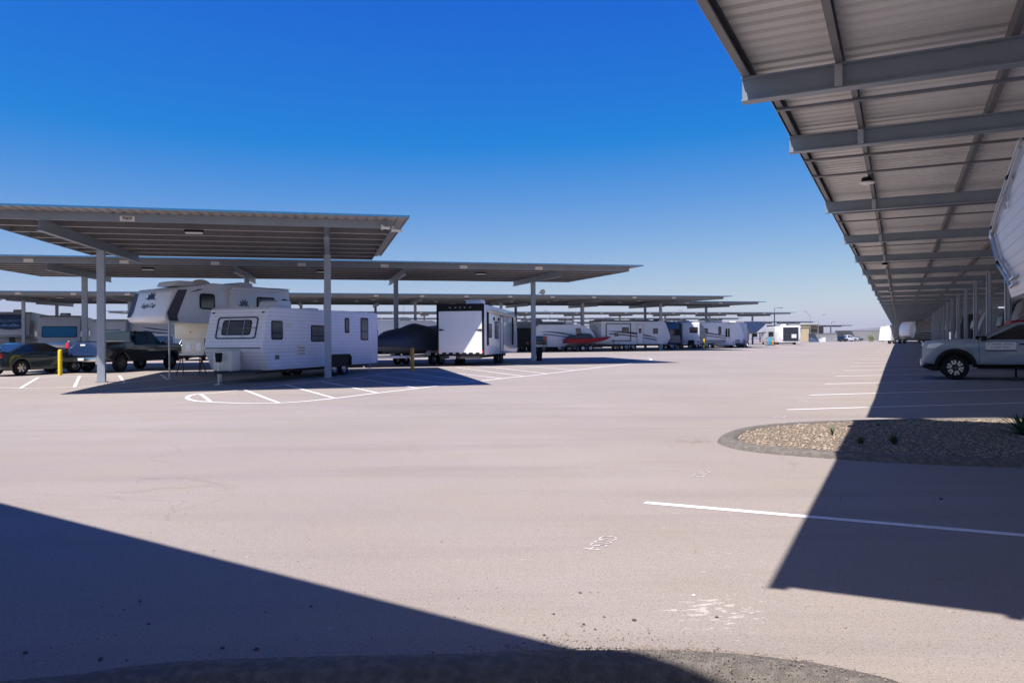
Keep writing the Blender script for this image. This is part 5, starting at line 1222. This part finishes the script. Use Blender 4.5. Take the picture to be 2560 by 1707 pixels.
# vehicles in the far half of the right canopy (dark, between the posts)
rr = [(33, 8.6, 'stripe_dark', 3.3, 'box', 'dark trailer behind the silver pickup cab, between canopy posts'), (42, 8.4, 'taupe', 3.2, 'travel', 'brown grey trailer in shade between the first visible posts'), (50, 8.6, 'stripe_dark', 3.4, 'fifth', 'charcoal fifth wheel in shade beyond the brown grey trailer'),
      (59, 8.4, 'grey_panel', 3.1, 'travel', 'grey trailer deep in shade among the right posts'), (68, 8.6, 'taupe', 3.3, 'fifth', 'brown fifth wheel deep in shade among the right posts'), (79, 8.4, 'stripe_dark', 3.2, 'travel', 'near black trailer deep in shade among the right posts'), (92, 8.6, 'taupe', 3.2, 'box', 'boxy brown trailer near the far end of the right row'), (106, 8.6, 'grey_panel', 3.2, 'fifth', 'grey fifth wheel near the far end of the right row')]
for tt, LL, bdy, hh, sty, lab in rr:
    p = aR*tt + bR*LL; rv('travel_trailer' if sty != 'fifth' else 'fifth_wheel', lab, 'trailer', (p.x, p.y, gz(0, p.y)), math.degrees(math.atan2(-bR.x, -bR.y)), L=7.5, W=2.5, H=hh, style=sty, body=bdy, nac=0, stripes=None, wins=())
for tt, LL, lab in ((47, 17.5, 'sunlit white trailer glimpsed between the right posts above the truck hood'), (39, 18.0, 'sunlit white trailer roof above the silver pickup cab')):
    p = aR*tt + bR*LL; rv('travel_trailer', lab, 'travel trailer', (p.x, p.y, gz(0, p.y)), math.degrees(math.atan2(aR.x, aR.y)), L=8, W=2.5, H=3.0, style='travel', body='white', nac=1, wins=())
# bush and far slope
def bush(px, Y, h, w, label, n=900):
    p = XY(px, Y); t = thing('bush', label, 'bush', p, 0); mb = MB(); random.seed(int(px))
    lobes = [(random.uniform(-.4, .4)*w, random.uniform(-.3, .3)*w, random.uniform(.35, .75)*h, random.uniform(.25, .4)*w) for _ in range(7)]
    for _ in range(n):
        lx, ly, lz, lr = random.choice(lobes); a = random.uniform(0, 6.28); b = random.uniform(-1, 1); r_ = lr*random.uniform(.6, 1.05)
        c = Vector((lx+r_*math.cos(a)*math.sqrt(1-b*b), ly+r_*math.sin(a)*math.sqrt(1-b*b), max(.05, lz+r_*b*.9))); s_ = random.uniform(.05, .11)
        u = Vector((random.gauss(0,1), random.gauss(0,1), random.gauss(0,1))).normalized()*s_; v = Vector((random.gauss(0,1), random.gauss(0,1), random.gauss(0,1))).normalized()*s_
        mb.add([c-u, c+v, c+u], [(0,1,2)])
    mb.build('foliage', 'bush', t, fix=False, smooth=False)
    MB().tube((0,0,-.05), (0,0,h*.5), .06, 6, .03).build('stem', 'bark', t)
bush(2181, 190, 1.7, 2.0, 'yellow green rounded bush at the end of the lot')
bush(2207, 180, 1.0, 1.6, 'small low bush left of the covered camper', 500)
bush(2192, 258, 4.6, 5.0, 'pale green tree top showing over the perimeter wall', 900)
bush(2168, 270, 4.3, 6.0, 'faint rounded shrub behind the perimeter wall', 700)

def ridge(name, x0, x1, Y, prof, depth, m, seed):
    random.seed(seed); n = 60; mb = MB(); vs = []; rows = 7
    ph = [random.uniform(0, 6) for _ in range(6)]
    for j in range(rows):
        v = j/(rows-1); s_ = math.sin(math.pi*min(1, v*1.0)*.5) if v <= .5 else 1
        for i in range(n+1):
            u = i/n; x = x0+(x1-x0)*u; h = prof(u)*(1+.12*math.sin(9*u+ph[0])+.06*math.sin(23*u+ph[1])+.03*math.sin(57*u+ph[2]))
            k = math.sin(math.pi*v/1.0*.5)**.8 if v < 1 else 1
            vs.append((x+depth*.06*math.sin(5*v+11*u), Y+depth*v, .5+h*k*(1+.1*math.sin(14*u+8*v))))
    fs = [(j*(n+1)+i, j*(n+1)+i+1, (j+1)*(n+1)+i+1, (j+1)*(n+1)+i) for j in range(rows-1) for i in range(n)]
    o = mb.add(vs, fs).build(name, m, fix=False, ang=180); struct(o)
ridge('hills', 1500, 11500, 6900, lambda u: 115*math.exp(-((u-.24)/.10)**2)+145*math.exp(-((u-.44)/.15)**2)+120*math.exp(-((u-.85)/.2)**2), 1200, 'hill', 4)
ridge('hills', -11500, 2000, 7100, lambda u: 60+35*math.sin(u*7)**2, 1200, 'hill', 5)

# ------------------------------------------------------------------ air
hz = MB().box(-11900, 11900, -390, 8900, -1.5, 190).build('haze', M['white'], fix=True, smooth=False); hz['kind'] = 'stuff'; hz['label'] = 'thin pale blue haze filling the air over the lot'; hz['category'] = 'haze'
hm = bpy.data.materials.new('haze air'); hm.use_nodes = True; hn = hm.node_tree; hn.nodes.remove(hn.nodes['Principled BSDF'])
pv = hn.nodes.new('ShaderNodeVolumePrincipled'); pv.inputs['Color'].default_value = (.52, .63, .82, 1); pv.inputs['Density'].default_value = .000085; pv.inputs['Anisotropy'].default_value = .1
hn.links.new(pv.outputs[0], hn.nodes['Material Output'].inputs['Volume']); hz.data.materials.clear(); hz.data.materials.append(hm)
# ------------------------------------------------------------------ light
dx, dy = .458, .38
el = math.atan(1/math.hypot(dx, dy)); sdir = Vector((dx, dy, -1)).normalized()
sun = bpy.data.lights.new('sun', 'SUN'); sun.energy = 4.6; sun.angle = R(.53); sun.color = (1, .955, .90)
so = bpy.data.objects.new('sun', sun); COL.objects.link(so); so.rotation_euler = (-sdir).to_track_quat('Z', 'Y').to_euler()
world = bpy.data.worlds.new('World'); scn.world = world; world.use_nodes = True
nt = world.node_tree; bg = nt.nodes['Background']; sky = nt.nodes.new('ShaderNodeTexSky'); sky.sky_type = 'NISHITA'; sky.sun_disc = False
sky.sun_elevation = el; sky.sun_rotation = math.atan2(-dx, -dy)
sky.altitude = 0; sky.air_density = 1.0; sky.dust_density = .3; sky.ozone_density = 2.0
EXPO = .79
sep = nt.nodes.new('ShaderNodeSeparateColor'); cmb = nt.nodes.new('ShaderNodeCombineColor'); nt.links.new(sky.outputs[0], sep.inputs[0])
def chan(i, steps):                               # deepen the clear desert sky, channel by channel
    v = sep.outputs[i]
    for op, k in steps:
        n = nt.nodes.new('ShaderNodeMath'); n.operation = op; nt.links.new(v, n.inputs[0]); n.inputs[1].default_value = k; v = n.outputs[0]
    nt.links.new(v, cmb.inputs[i])
k0 = .07*1.68; k1 = 1/(2**EXPO*.1)
chan(0, (('MULTIPLY', k0*1.25), ('SUBTRACT', .290), ('MAXIMUM', .003), ('MULTIPLY', k1)))
chan(1, (('MULTIPLY', k0), ('POWER', 1.4), ('MULTIPLY', .89*k1)))
chan(2, (('MULTIPLY', k0), ('POWER', .25), ('MULTIPLY', .80*k1)))
nt.links.new(cmb.outputs[0], bg.inputs['Color'])
bg.inputs['Strength'].default_value = .1
scn.view_settings.view_transform = 'Standard'; scn.view_settings.look = 'None'; scn.view_settings.gamma = 1; scn.view_settings.exposure = EXPO
scn.cycles.max_bounces = 8; scn.cycles.diffuse_bounces = 4; scn.cycles.use_denoising = True
